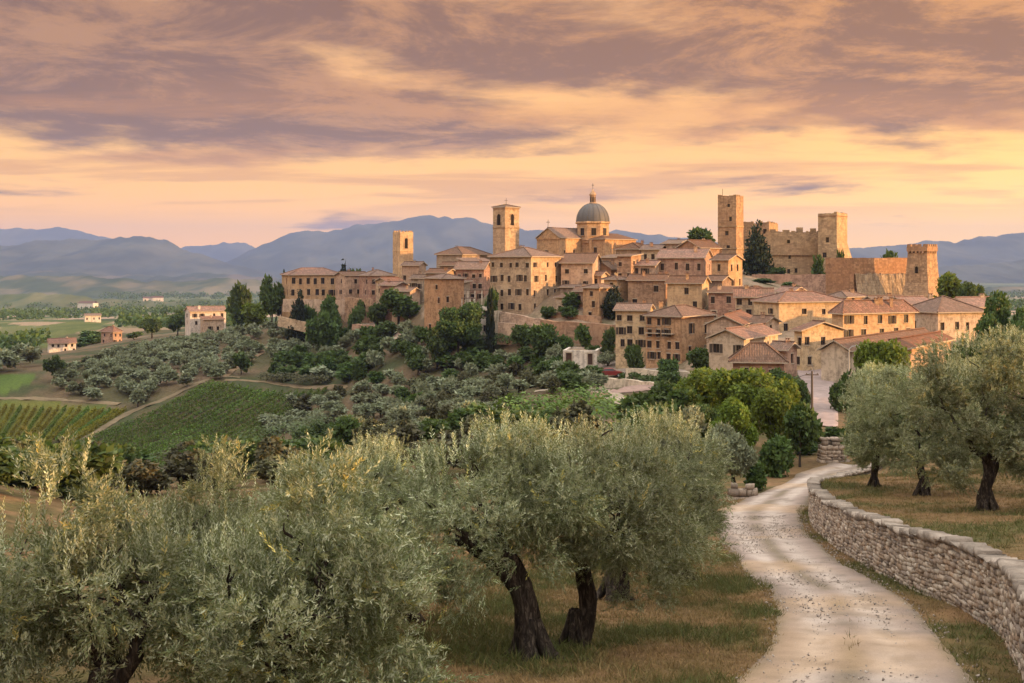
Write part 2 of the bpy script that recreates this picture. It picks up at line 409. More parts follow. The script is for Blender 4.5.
def leafmat(name, top, under=None, var=0.35, trans=(0.10, 0.12, 0.03)):
    """leaves: a tone per leaf from the Col attribute, a paler underside"""
    m, nt = mat(name)
    ca = nt.n('ShaderNodeVertexColor', layer_name='Col').outputs[0]
    bf = nt.n('ShaderNodeNewGeometry').outputs['Backfacing']
    oi = nt.n('ShaderNodeObjectInfo').outputs['Random']
    c = (*top, 1)
    if under: c = nt.mix(bf, c, (*under, 1))
    col = nt.n('ShaderNodeVectorMath', {0: c, 1: ca}, operation='MULTIPLY').outputs[0]
    hs = nt.n('ShaderNodeHueSaturation', {'Hue': nt.math('MULTIPLY_ADD', oi, 0.03, 0.485), 'Saturation': 1.0, 'Value': nt.math('MULTIPLY_ADD', oi, 0.4, 0.8), 'Color': col})
    finish(nt, hs.outputs[0], 0.6, spec=0.25, trans=(*trans, 1)); return m
L_OLIVE = leafmat('olive_leaves', (0.175, 0.205, 0.095), (0.47, 0.49, 0.33), trans=(0.29, 0.33, 0.12))
L_OLIVEFAR = leafmat('grey_green_olive_leaves', (0.215, 0.24, 0.145), (0.33, 0.35, 0.23), trans=(0.18, 0.20, 0.09))
L_GREEN = leafmat('dark_green_leaves', (0.072, 0.110, 0.030), trans=(0.09, 0.14, 0.025))
L_LIME = leafmat('yellow_green_leaves', (0.12, 0.165, 0.024), trans=(0.18, 0.24, 0.02))
L_CONIFER = leafmat('conifer_needles', (0.024, 0.034, 0.016), trans=(0.02, 0.03, 0.01))
L_VINE = leafmat('vine_leaves', (0.115, 0.175, 0.032), trans=(0.13, 0.19, 0.03))
L_AUTUMN = leafmat('yellowing_vine_leaves', (0.20, 0.185, 0.024), trans=(0.22, 0.19, 0.02))
L_SCRUB = leafmat('brown_scrub_leaves', (0.105, 0.100, 0.048), trans=(0.07, 0.07, 0.025))
L_GRASS = leafmat('grass_blades', (1, 1, 1), trans=(0.12, 0.10, 0.04))
def barkmat():
    m, nt = mat('olive_bark')
    t = nt.n('ShaderNodeTexCoord').outputs['Object']
    sp = nt.n('ShaderNodeSeparateXYZ', {0: t})
    v = nt.n('ShaderNodeCombineXYZ', {0: nt.math('MULTIPLY', sp.outputs[0], 3.0), 1: nt.math('MULTIPLY', sp.outputs[1], 3.0), 2: nt.math('MULTIPLY', sp.outputs[2], 0.7)}).outputs[0]
    a = nt.noise(v, 4.0, 6, 0.7, 1.2); b = nt.noise(t, 1.6, 4)
    c = nt.ramp(a, [(0.3, (0.010, 0.008, 0.007)), (0.50, (0.040, 0.031, 0.025)), (0.68, (0.16, 0.128, 0.10))])
    c = nt.mix(nt.math('MULTIPLY', nt.maprange(b, 0.5, 0.7), 0.5), c, (0.05, 0.046, 0.035, 1))
    finish(nt, c, 0.95, a, 1.0, 0.05, spec=0.1); return m
M_BARK = barkmat()
# ------------------------------------------------------------------ the ground
def patch_noise(x, y):
    """0 dry straw .. 1 green, in patches a few metres across"""
    return np.clip((fbm(x * 0.33, y * 0.33, 21) - 0.46) * 5.0 + (fbm(x * 1.3, y * 1.3, 22) - 0.5) * 1.6 + 0.10, 0, 1)
def lerp(a, b, t): return a + (np.asarray(b) - a) * t[..., None]
rng = np.random.default_rng(7)
def inpoly(px, py, poly):
    px = np.asarray(px); py = np.asarray(py); r = np.zeros(px.shape, bool); n = len(poly); j = n - 1
    for i in range(n):
        xi, yi = poly[i]; xj, yj = poly[j]
        c = ((yi > py) != (yj > py)) & (px < (xj - xi) * (py - yi) / (yj - yi + 1e-9) + xi)
        r ^= c; j = i
    return r
def world_poly(pts): return [tuple(hit(a, b, 60).xy) for a, b in pts]
FIELD_PX = [(-40, 402), (0, 401), (60, 402), (128, 409), (100, 430), (70, 446), (20, 466), (-60, 480)]
FIELD_W = world_poly(FIELD_PX)
GREEN_W = world_poly([(-60, 372), (0, 375), (38, 374), (30, 384), (0, 396), (-60, 402)])
SOIL_W = world_poly([(80, 386), (150, 352), (235, 338), (330, 330), (345, 345), (250, 368), (222, 381), (130, 409), (60, 404)])
VINE_W = world_poly([(212, 384), (330, 391), (262, 440), (236, 470), (150, 482), (84, 442)])
RIDGE_W = world_poly([(-60, 345), (0, 338), (50, 325), (100, 321), (104, 329), (60, 336), (50, 346), (0, 356), (-60, 362)])

xs = np.concatenate([np.linspace(-0.95, -0.50, 34)[:-1], np.linspace(-0.50, 0.50, 330), np.linspace(0.50, 0.95, 34)[1:]])
ysd = np.concatenate([np.linspace(-150, -8, 24), np.linspace(-4, 6, 8), np.exp(np.linspace(math.log(7), math.log(120), 330)), np.exp(np.linspace(math.log(120), math.log(18000), 300))[1:]])
ysd = np.sort(ysd)
GX = xs[None, :] * np.maximum(ysd[:, None], 26.0 - 0 * ysd[:, None]) * 1.0
near = ysd < 26
GX = np.where(ysd[:, None] < 26, xs[None, :] * 26.0, xs[None, :] * ysd[:, None])
# the outer columns reach 200 m to either side near the camera
spread = np.clip((np.abs(xs) - 0.5) / 0.45, 0, 1)[None, :]; GX = np.where(ysd[:, None] < 210, GX * (1 - spread) + spread * (np.sign(xs)[None, :] * np.maximum(200.0, np.abs(GX))), GX)
GY = np.broadcast_to(ysd[:, None], GX.shape)
# columns slide so that one of them follows the wall in the near part: the step behind it stays clean
GZ = terr(GX, np.where(GY > 0.5, GY, 0.5)) 
d = GY; pn = patch_noise(GX, GY)
straw = np.array((0.215, 0.125, 0.062)); straw2 = np.array((0.15, 0.098, 0.045)); green = np.array((0.058, 0.068, 0.020))
col = lerp(np.broadcast_to(straw, GX.shape + (3,)), straw2, np.clip(fbm(GX * 0.8, GY * 0.8, 31) * 2 - 0.5, 0, 1))
col = lerp(col, green, pn * 0.6)
# (town ground: trodden earth and stone)
# hillside: olive-brown scrub and soil with green
hs_ = np.clip((d - 90) / 60, 0, 1)
n4 = fbm(GX * 0.07, GY * 0.07, 41); n5 = fbm(GX * 0.3, GY * 0.3, 42)
hill = lerp(np.broadcast_to(np.array((0.125, 0.085, 0.048)), GX.shape + (3,)), np.array((0.052, 0.058, 0.024)), np.clip((n4 - 0.42) * 5 + (n5 - 0.5) * 2, 0, 1))
col = lerp(col, hill, hs_)
TOWN_W = world_poly([(345, 300), (400, 318), (480, 322), (500, 330), (540, 345), (620, 352), (700, 372), (740, 380), (850, 372), (990, 350), (1000, 300), (930, 292), (700, 275), (500, 270), (400, 275)])
qt = inpoly(GX, GY, TOWN_W)
town_c = lerp(np.broadcast_to(np.array((0.27, 0.19, 0.13)), GX.shape + (3,)), np.array((0.13, 0.11, 0.06)), np.clip((n5 - 0.45) * 5, 0, 1))
col[qt] = town_c[qt]
# valley: patchwork of fields and woods
sx = rng.uniform(-0.95, 0.95, 900); sy = rng.uniform(math.log(480), math.log(12000), 900)
pal = np.array([(0.075, 0.095, 0.035), (0.12, 0.13, 0.05), (0.045, 0.06, 0.025), (0.28, 0.20, 0.13), (0.06, 0.08, 0.03), (0.20, 0.17, 0.085), (0.04, 0.055, 0.024), (0.34, 0.24, 0.17)])
pc = pal[rng.integers(0, len(pal), 900)]
far = np.where(ysd > 420)[0]
U = (GX / np.maximum(GY, 1))[far]; V = np.log(np.maximum(GY, 1))[far]
U = U + (fbm(U * 30, V * 14, 51) - 0.5) * 0.03
idx = np.zeros(U.shape, int)
for i in range(len(far)):
    dd = ((U[i][:, None] - sx) * 7.0) ** 2 + ((V[i][:, None] - sy) * 4.0) ** 2
    idx[i] = np.argmin(dd, 1)
fcol = pc[idx]
t_ = np.clip((d[far] - 450) / 250, 0, 1)
col[far] = lerp(col[far], fcol, t_)
for poly, c0, c1 in ((VINE_W, (0.085, 0.058, 0.034), (0.05, 0.045, 0.02)), (FIELD_W, (0.125, 0.118, 0.026), (0.075, 0.105, 0.022)), (GREEN_W, (0.085, 0.12, 0.025), (0.06, 0.09, 0.02)), (SOIL_W, (0.15, 0.10, 0.06), (0.085, 0.075, 0.035)), (RIDGE_W, (0.11, 0.12, 0.04), (0.07, 0.09, 0.028))):
    q = inpoly(GX, GY, poly)
    cc = lerp(np.broadcast_to(np.array(c0), GX.shape + (3,)), np.array(c1), np.clip((fbm(GX * 0.11, GY * 0.05, 61) - 0.35) * 3.2, 0, 1))
    col[q] = cc[q]
nr, ncq = GX.shape
ii = (np.arange(nr - 1)[:, None] * ncq + np.arange(ncq - 1)[None, :])
Fq = np.stack([ii, ii + 1, ii + ncq + 1, ii + ncq], -1).reshape(-1, 4)
o = link('ground', np_mesh('ground', np.stack([GX, GY, GZ], -1).reshape(-1, 3), Fq, M_GROUND, col.reshape(-1, 3), smooth=True))
tag(o, kind='structure')

# ------------------------------------------------------------------ strips laid on the ground (road, paths)
def smooth_line(pts, n):
    pts = np.array(pts, float); t = np.concatenate([[0], np.cumsum(np.linalg.norm(np.diff(pts[:, :2], axis=0), axis=1))])
    # Catmull-Rom
    out = []
    for s in np.linspace(0, t[-1] - 1e-6, n):
        k = min(np.searchsorted(t, s, 'right') - 1, len(pts) - 2); u = (s - t[k]) / (t[k + 1] - t[k])
        p0, p1, p2, p3 = pts[max(k - 1, 0)], pts[k], pts[k + 1], pts[min(k + 2, len(pts) - 1)]
        out.append(0.5 * (2 * p1 + (p2 - p0) * u + (2 * p0 - 5 * p1 + 4 * p2 - p3) * u * u + (3 * p1 - p0 - 3 * p2 + p3) * u ** 3))
    return np.array(out)
def ribbon(name, left, right, n, m, lift, colf, cross=24, wob=0.0):
    """a strip between two edge lines (world xy), following the ground"""
    Lp, Rp = smooth_line(left, n), smooth_line(right, n)
    t = np.linspace(0, 1, cross)[None, :, None]
    xy = Lp[:, None, :2] * (1 - t) + Rp[:, None, :2] * t
    if wob:
        wv = (fbm(np.arange(n) * 0.04, np.zeros(n), 71) - 0.5) * wob; w2 = (fbm(np.arange(n) * 0.04, np.ones(n) * 9, 72) - 0.5) * wob
        dirv = (Rp - Lp)[:, :2]; dirv = dirv / np.linalg.norm(dirv, axis=1)[:, None]
        xy = xy + dirv[:, None, :] * (wv[:, None] * (1 - t[0, :, 0][None]) + w2[:, None] * t[0, :, 0][None])[..., None]
    z = base_z(xy[..., 0], xy[..., 1]) + (fbm(xy[..., 0] * 0.35, xy[..., 1] * 0.35, 5) - 0.5) * np.clip(xy[..., 1] / 300, 0.12, 0.6) + lift
    tt = np.broadcast_to(t[0, :, 0], z.shape)
    z = z - 0.03 * (np.exp(-((tt - 0.30) / 0.09) ** 2) + np.exp(-((tt - 0.70) / 0.09) ** 2)) * (lift > 0.04) * 0.8
    edge = np.minimum(tt, 1 - tt); z = z - np.clip(0.06 - edge, 0, 1) * 1.2
    V_ = np.stack([xy[..., 0], xy[..., 1], z], -1)
    i2 = (np.arange(n - 1)[:, None] * cross + np.arange(cross - 1)[None, :])
    Fq_ = np.stack([i2, i2 + 1, i2 + cross + 1, i2 + cross], -1).reshape(-1, 4)
    ob = link(name, np_mesh(name, V_.reshape(-1, 3), Fq_, m, colf(xy[..., 0], xy[..., 1], tt).reshape(-1, 3), smooth=True))
    return tag(ob, kind='structure')
def near_pts(lst): return [((a - CX) / F * lin_d(b), lin_d(b)) for a, b in lst]
def far_pts(lst): return [((a - CX) / F * q, q) for a, q in lst]
ROAD_L = [(1.2, 5.0), (2.4, 12.0)] + near_pts([(722, 705), (738, 676), (768, 641), (774, 605), (766, 585), (740, 568)]) + far_pts([(716, 55), (716, 62), (733, 68.5), (760, 76), (782, 83), (790, 89), (800, 94), (830, 99)])
ROAD_R = [(7.2, 5.0), (7.6, 12.0)] + near_pts([(1008, 712), (982, 676), (936, 622), (888, 588), (843, 561)]) + far_pts([(806, 53), (801, 60), (808, 66.5), (816, 71), (824, 76), (838, 81), (850, 85), (866, 89), (905, 92)])
def roadcol(x, y, t):
    base_ = np.broadcast_to(np.array((0.31, 0.235, 0.195)), x.shape + (3,))
    track = np.exp(-((t - 0.27) / 0.10) ** 2) + np.exp(-((t - 0.66) / 0.12) ** 2)
    c = lerp(base_, np.array((0.45, 0.365, 0.31)), np.clip(track * (0.6 + fbm(x * 0.5, y * 0.5, 81)), 0, 1))
    c = lerp(c, np.array((0.22, 0.17, 0.14)), (np.exp(-((t - 0.06) / 0.07) ** 2) + np.exp(-((t - 0.94) / 0.07) ** 2)) * 0.6)
    mid = np.exp(-((t - 0.47) / 0.075) ** 2) * np.clip((fbm(x * 1.1, y * 0.6, 82) - 0.30) * 4, 0, 1)
    c = lerp(c, np.array((0.19, 0.15, 0.10)), np.clip(mid, 0, 1) * 0.85)
    c = lerp(c, np.array((0.22, 0.175, 0.14)), np.clip((fbm(x * 1.7, y * 1.7, 86) - 0.55) * 7, 0, 1) * 0.6)
    c = lerp(c, np.array((0.46, 0.30, 0.17)), np.clip((fbm(x * 0.25, y * 0.25, 83) - 0.52) * 6, 0, 1) * 0.45)
    e = np.clip((0.10 - np.minimum(t, 1 - t)) / 0.10, 0, 1) * np.clip(fbm(x * 2, y * 2, 84) * 2 - 0.4, 0, 1)
    return lerp(c, np.array((0.20, 0.155, 0.085)), e)
ribbon('road', ROAD_L, ROAD_R, 300, M_ROAD, 0.06, roadcol, 40, 0.5)
ribbon('street', far_pts([(806, 122), (808, 130), (811, 140), (806, 150), (800, 160), (797, 170)]), far_pts([(838, 122), (838, 130), (834, 140), (834, 150), (836, 160), (842, 170)]), 40, M_ROAD, 0.12,
       lambda x, y, t: lerp(np.broadcast_to(np.array((0.36, 0.27, 0.245)), x.shape + (3,)), np.array((0.27, 0.205, 0.185)), np.clip(fbm(x * 0.5, y * 0.3, 91) * 2 - 0.5, 0, 1)), 14)
def pathline(name, px_pts, width, c, lift=0.16):
    h = [hit(a, b, 60) for a, b in px_pts]; Lq, Rq = [], []
    for k, p in enumerate(h):
        t = (h[min(k + 1, len(h) - 1)] - h[max(k - 1, 0)]); n_ = Vector((-t.y, t.x)).normalized() * width / 2
        Lq.append((p.x + n_.x, p.y + n_.y)); Rq.append((p.x - n_.x, p.y - n_.y))
    return ribbon(name, Lq, Rq, 60, M_ROAD, lift, lambda x, y, t: lerp(np.broadcast_to(np.array(c), x.shape + (3,)), np.array(c) * 0.7, np.clip(fbm(x * 0.4, y * 0.4, 95) * 2 - 0.5, 0, 1)), 6, 0.6)
pathline('path', [(70, 448), (95, 434), (130, 413), (170, 397), (212, 380), (225, 378), (240, 379)], 1.9, (0.20, 0.15, 0.09))
pathline('path', [(225, 380), (270, 383), (325, 388), (345, 390)], 2.0, (0.20, 0.145, 0.085))
pathline('path', [(120, 405), (60, 400), (0, 399), (-40, 398)], 2.0, (0.23, 0.17, 0.10))
pathline('path', [(535, 392), (575, 388), (610, 396), (650, 407), (690, 412)], 2.6, (0.42, 0.33, 0.245))
pathline('path', [(600, 362), (640, 372), (670, 378), (700, 385)], 5.0, (0.34, 0.27, 0.22))
pathline('path', [(605, 392), (640, 389), (655, 385)], 6.5, (0.33, 0.22, 0.18))
pathline('path', [(222, 378), (238, 366), (262, 352), (290, 338), (306, 328)], 3.0, (0.25, 0.165, 0.095))
pathline('path', [(405, 334), (390, 331), (370, 330), (355, 333)], 5.0, (0.36, 0.25, 0.19))

# ------------------------------------------------------------------ mountains: real ridges with slopes, far behind the valley
def range_(profile, D, base_py, c0, c1, seed, depth=0.35, n=260, m=46):
    pp = np.array(profile, float); a = np.linspace(pp[0, 0], pp[-1, 0], n)
    h = np.interp(a, pp[:, 0], pp[:, 1]) + (fbm(a * 0.055, a * 0 + seed, seed + 40, 4) - 0.5) * 7.0; ker = np.ones(5) / 5
    h = np.convolve(np.pad(h, 2, 'edge'), ker, 'valid')
    X = (a - CX) / F * D; top = (HY - h) / F * D; zb = (HY - base_py) / F * D - 40
    t = np.linspace(-1, 0.5, m)
    XX = np.broadcast_to(X, (m, n)); YY = D + t[:, None] * D * depth + (fbm(XX / 900, t[:, None] * 2, seed) - 0.5) * D * 0.03
    prof = np.where(t < 0, (1 + t) ** 1.15, 1 - (t / 0.5) ** 1.3)[:, None]
    rid = fbm(XX / (D * 0.05) + t[:, None] * 1.2, np.broadcast_to(t[:, None] * 1.5, XX.shape), seed + 3, 5)
    ridge = 1 - 2 * np.abs(rid - 0.5)
    ZZ = zb + (top - zb)[None, :] * np.clip(prof * (1 - 0.55 * (1 - ridge) * (1 - prof) * 1.6), 0, 1)
    ZZ = ZZ + (fbm(XX / (D * 0.006), YY / (D * 0.006), seed + 5) - 0.5) * D * 0.0030 * prof
    cc = lerp(np.broadcast_to(np.array(c0), XX.shape + (3,)), np.array(c1), np.clip((fbm(XX / (D * 0.02), YY / (D * 0.03), seed + 7) - 0.42) * 4, 0, 1))
    i2 = (np.arange(m - 1)[:, None] * n + np.arange(n - 1)[None, :])
    Fq_ = np.stack([i2, i2 + 1, i2 + n + 1, i2 + n], -1).reshape(-1, 4)
    ob = link('mountain_range', np_mesh('mountain_range', np.stack([XX, YY, ZZ], -1).reshape(-1, 3), Fq_, M_MOUNT, cc.reshape(-1, 3), smooth=True))
    tag(ob, kind='structure')
DK, LT = (0.035, 0.042, 0.026), (0.075, 0.075, 0.045)
range_([(-250, 236), (-100, 232), (0, 229), (20, 227.5), (45, 229), (60, 229), (75, 232), (100, 236), (140, 243), (175, 250), (215, 243.5), (240, 243), (262, 250), (400, 256)], 15000, 277, DK, LT, 1, 0.2)
range_([(-260, 240), (-60, 246), (0, 245), (40, 241), (75, 240), (100, 241), (125, 237), (145, 236), (165, 241), (190, 251), (220, 261), (250, 268), (280, 276)], 9000, 282, DK, LT, 2, 0.3)
range_([(180, 280), (225, 268), (242, 257), (262, 246), (285, 237), (310, 231), (340, 229.5), (370, 226), (400, 219.5), (425, 216.5), (445, 216), (470, 219), (500, 226), (540, 231), (575, 231), (620, 232), (660, 235), (700, 241), (760, 250), (840, 262), (900, 274)], 11500, 281, DK, LT, 3, 0.3)
range_([(700, 268), (780, 256), (840, 246), (862, 246), (885, 245), (905, 243), (930, 241), (960, 242), (985, 237), (1010, 234.5), (1040, 234), (1150, 228), (1300, 238)], 10500, 283, DK, LT, 4, 0.3)
range_([(840, 276), (900, 270), (960, 266), (1010, 262), (1060, 258), (1200, 256)], 8000, 286, DK, LT, 5, 0.25)
range_([(-260, 283), (-100, 279), (0, 277), (50, 275), (110, 278), (170, 282), (230, 279), (300, 284), (360, 290)], 4600, 300, (0.05, 0.065, 0.03), (0.15, 0.125, 0.07), 7, 0.25)
range_([(-260, 296), (-60, 292), (20, 294), (90, 298), (140, 303), (200, 300), (260, 306), (330, 312)], 2700, 318, (0.06, 0.08, 0.03), (0.14, 0.13, 0.06), 8, 0.22)
range_([(900, 300), (960, 290), (1010, 286), (1080, 288), (1200, 284)], 4200, 304, (0.05, 0.065, 0.03), (0.15, 0.12, 0.07), 9, 0.22)
range_([(-200, 272), (0, 274), (60, 272), (130, 276), (200, 274), (270, 277), (340, 281)], 7000, 289, (0.04, 0.05, 0.026), (0.12, 0.095, 0.06), 6, 0.25)

# ------------------------------------------------------------------ the air between
hz = MB(); hz.box((-23000, -60, -420), (46000, 0, 0), (0, 18500, 0), (0, 0, 960))
mh, nh = mat('pale_air')
pvn = nh.n('ShaderNodeVolumePrincipled', {'Color': (0.34, 0.46, 0.86, 1), 'Density': 6.6e-5, 'Anisotropy': 0.1})
nh.n('ShaderNodeOutputMaterial', {'Volume': pvn.outputs[0]})
tag(hz.build('haze', mh), kind='stuff')

# ------------------------------------------------------------------ dry-stone wall along the road
M_STONE = colmat('dry_wall_stone', 0.95, 0.35, 9.0, 45.0, 0.8, 0.02)
def dry_wall(name, line, height, label, cat, seed, thick=0.36, hscale=True, base=None, coping=True, stone_len=(0.14, 0.44), taper_end=True):
    rs = np.random.default_rng(seed); L_ = smooth_line(line, 400)
    sl = np.concatenate([[0], np.cumsum(np.linalg.norm(np.diff(L_, axis=0), axis=1))]); tot = sl[-1]
    gz = base_z(L_[:, 0], L_[:, 1]) if base is None else base(L_[:, 0], L_[:, 1])
    def at(s):
        x = np.interp(s, sl, L_[:, 0]); y = np.interp(s, sl, L_[:, 1]); e = 0.3
        tx = np.interp(s + e, sl, L_[:, 0]) - np.interp(s - e, sl, L_[:, 0]); ty = np.interp(s + e, sl, L_[:, 1]) - np.interp(s - e, sl, L_[:, 1])
        q = math.hypot(tx, ty) or 1
        return Vector((x, y, np.interp(s, sl, gz))), Vector((tx / q, ty / q, 0)), Vector((-ty / q, tx / q, 0))   # n points to the road side
    Vv, Ff, Cc = [], [], []
    def stone_at(s0, s1, z0, z1, off, th, c):
        pm, t, n = at((s0 + s1) / 2); hf = float(wall_hf(pm.y)) if hscale else 1.0; z0, z1 = (z0 * hf if z0 > 0 else z0), (z1 * hf if z1 > 0 else z1); hl, hh = (s1 - s0) / 2 - 0.006, (z1 - z0) / 2 - 0.005
        cz = (z0 + z1) / 2; i = len(Vv); b = min(hl, hh) * rs.uniform(0.18, 0.4); out_ = off + rs.uniform(-0.03, 0.05)
        til = rs.uniform(-0.06, 0.06)
        for (dd, k) in ((0.0, 1.0), (out_ * 0 + 0.5, 1.0), (1.0, None)):
            for (a, b_) in ((-1, -1), (1, -1), (1, 1), (-1, 1)):
                kx = hl - (b if k is None else 0); kz = hh - (b if k is None else 0)
                j = rs.uniform(-0.012, 0.012, 3)
                dep = -th + (th + out_ - (0.0 if k is None else 0.035)) * dd if dd < 1 else out_
                if dd == 0.5: dep = out_ - 0.04
                p = pm + t * (a * kx + j[0]) + n * (dep + j[1]) + Vector((0, 0, cz + b_ * kz + a * kx * til + j[2]))
                Vv.append(tuple(p)); Cc.append(c)
        for r_ in (0, 4):
            for k in range(4):
                k2 = (k + 1) % 4; Ff.append((i + r_ + k, i + r_ + k2, i + r_ + 4 + k2, i + r_ + 4 + k))
        Ff.append((i + 8, i + 9, i + 10, i + 11))
    pal_ = np.array([(0.40, 0.315, 0.245), (0.33, 0.255, 0.20), (0.46, 0.37, 0.29), (0.27, 0.215, 0.175), (0.37, 0.27, 0.195), (0.50, 0.42, 0.34)])
    z = -0.35
    while z < height - 0.02:
        hcs = rs.uniform(0.07, 0.17); s = rs.uniform(0, 0.2)
        if z + hcs > height: hcs = max(height - z, 0.08)
        while s < tot:
            ln = rs.uniform(*stone_len) * (0.8 if hcs < 0.14 else 1.1)
            split = rs.random() < 0.18 and hcs > 0.15
            c = pal_[rs.integers(0, len(pal_))] * rs.uniform(0.75, 1.15)
            wob = 0.05 * math.sin(s * 0.9 + 1) + 0.03 * math.sin(s * 2.3)
            if split:
                stone_at(s, s + ln, z + wob, z + hcs / 2 + wob, 0.0, thick / 2, c); stone_at(s, s + ln, z + hcs / 2 + wob, z + hcs + wob, 0.0, thick / 2, c * 0.85)
            else: stone_at(s, s + ln, z + wob, z + hcs + wob + rs.uniform(-0.012, 0.012), 0.0, thick / 2, c)
            s += ln
        z += hcs
    if coping:
        s = 0.0
        while s < tot:
            ln = rs.uniform(0.2, 0.52); wob = 0.05 * math.sin(s * 0.9 + 1) + 0.03 * math.sin(s * 2.3)
            h0 = height + wob - 0.01; hh = rs.uniform(0.05, 0.19); c = np.array((0.33, 0.27, 0.22)) * rs.uniform(0.6, 1.2)
            i = len(Vv); pm, t, n = at(s + ln / 2); b = 0.03; h0 = h0 * (float(wall_hf(pm.y)) if hscale else 1.0)
            for (zz, sh) in ((h0, 0.0), (h0 + hh * 0.6, 0.0), (h0 + hh, b)):
                for (a, w_) in ((-1, 0.10), (1, 0.10), (1, -thick - 0.12), (-1, -thick - 0.12)):
                    j = rs.uniform(-0.035, 0.035, 3)
                    ww = w_ - sh if w_ > 0 else w_ + sh
                    Vv.append(tuple(pm + t * (a * (ln / 2 - 0.008 - sh) + j[0]) + n * (ww + j[1]) + Vector((0, 0, zz + j[2])))); Cc.append(c)
            for r_ in (0, 4):
                for k in range(4):
                    k2 = (k + 1) % 4; Ff.append((i + r_ + k, i + r_ + 4 + k, i + r_ + 4 + k2, i + r_ + k2))
            Ff.append((i + 8, i + 11, i + 10, i + 9)); Ff.append((i, i + 1, i + 2, i + 3))
            s += ln
    # packed earth and rubble core
    for k in range(0, 399, 3):
        k2 = min(k + 3, 399)
        for q in (k, k2):
            s = sl[q]; pm, t, n = at(s); hq = (float(wall_hf(pm.y)) if hscale else 1.0) * height - 0.05
            for (dn, zz) in ((-0.09, -0.4), (-0.09, hq), (-thick, hq), (-thick, -0.4)):
                Vv.append(tuple(pm + n * dn + Vector((0, 0, zz)))); Cc.append(np.array((0.09, 0.07, 0.055)))
        i = len(Vv) - 8
        for a in range(4):
            b_ = (a + 1) % 4; Ff.append((i + a, i + 4 + a, i + 4 + b_, i + b_))
    p0 = Vector((L_[0, 0], L_[0, 1], gz[0]))
    ob = link(name, np_mesh(name, np.array(Vv) - np.array(p0), np.array(Ff), M_STONE, np.array(Cc)), None, p0)
    return tag(ob, label, cat)
# built from the far end to the near one so that its face looks to the road
dry_wall('dry_stone_wall', [WALL[k] for k in range(len(WALL) - 1, -1, -1)][::-1], 1.52, 'long curving dry stone retaining wall beside the white gravel road', 'wall', 3)
# ------------------------------------------------------------------ buildings
def V2(a): return Vector((a[0], a[1], 0))
_win = {}
def window_mesh(w, h, style):
    k = (round(w, 2), round(h, 2), style)
    if k in _win: return _win[k]
    b = MB(); t = 0.07
    b.box((-w / 2, 0.20, 0), (w, 0, 0), (0, 0.03, 0), (0, 0, h), 0)                                    # glass, set deep in the wall
    if style != 'slit':
        for x in (-w / 2, w / 2 - t): b.box((x, 0.15, 0), (t, 0, 0), (0, 0.047, 0), (0, 0, h), 1)       # wooden frame
        for z in (0, h - t): b.box((-w / 2 + t, 0.15, z), (w - 2 * t, 0, 0), (0, 0.047, 0), (0, 0, t), 1)
        b.box((-t / 2, 0.155, t), (t, 0, 0), (0, 0.042, 0), (0, 0, h - 2 * t), 1)
    if style in ('sill', 'shut'):
        b.box((-w / 2 - 0.10, -0.10, -0.10), (w + 0.2, 0, 0), (0, 0.24, 0), (0, 0, 0.096), 2)
        b.box((-w / 2 - 0.06, -0.03, h + 0.003), (w + 0.12, 0, 0), (0, 0.12, 0), (0, 0, 0.16), 2)
    if style == 'shut':
        for s in (-1, 1):
            x0 = -w / 2 - 0.05 - w * 0.46 if s < 0 else w / 2 + 0.05
            b.box((x0, -0.05, 0.02), (w * 0.46, 0, 0), (0, 0.043, 0), (0, 0, h - 0.04), 3)
    _win[k] = b.mesh('window', [M_GLASS, M_WOOD, M_SILL, M_SHUT]); return _win[k]
def door_mesh(w, h):
    k = (w, h, 'door')
    if k in _win: return _win[k]
    b = MB()
    b.box((-w / 2, 0.16, 0), (w, 0, 0), (0, 0.05, 0), (0, 0, h), 0)
    for q in range(1, 4): b.box((-w / 2 + q * w / 4 - 0.015, 0.14, 0.05), (0.03, 0, 0), (0, 0.018, 0), (0, 0, h - 0.1), 0)
    for s in (-1, 1): b.box((s * (w / 2 + 0.09) - 0.09, -0.03, 0), (0.18, 0, 0), (0, 0.1, 0), (0, 0, h), 1)
    b.box((-w / 2 - 0.18, -0.03, h + 0.002), (w + 0.36, 0, 0), (0, 0.1, 0), (0, 0, 0.2), 1)
    _win[k] = b.mesh('door', [M_WOOD, M_SILL]); return _win[k]

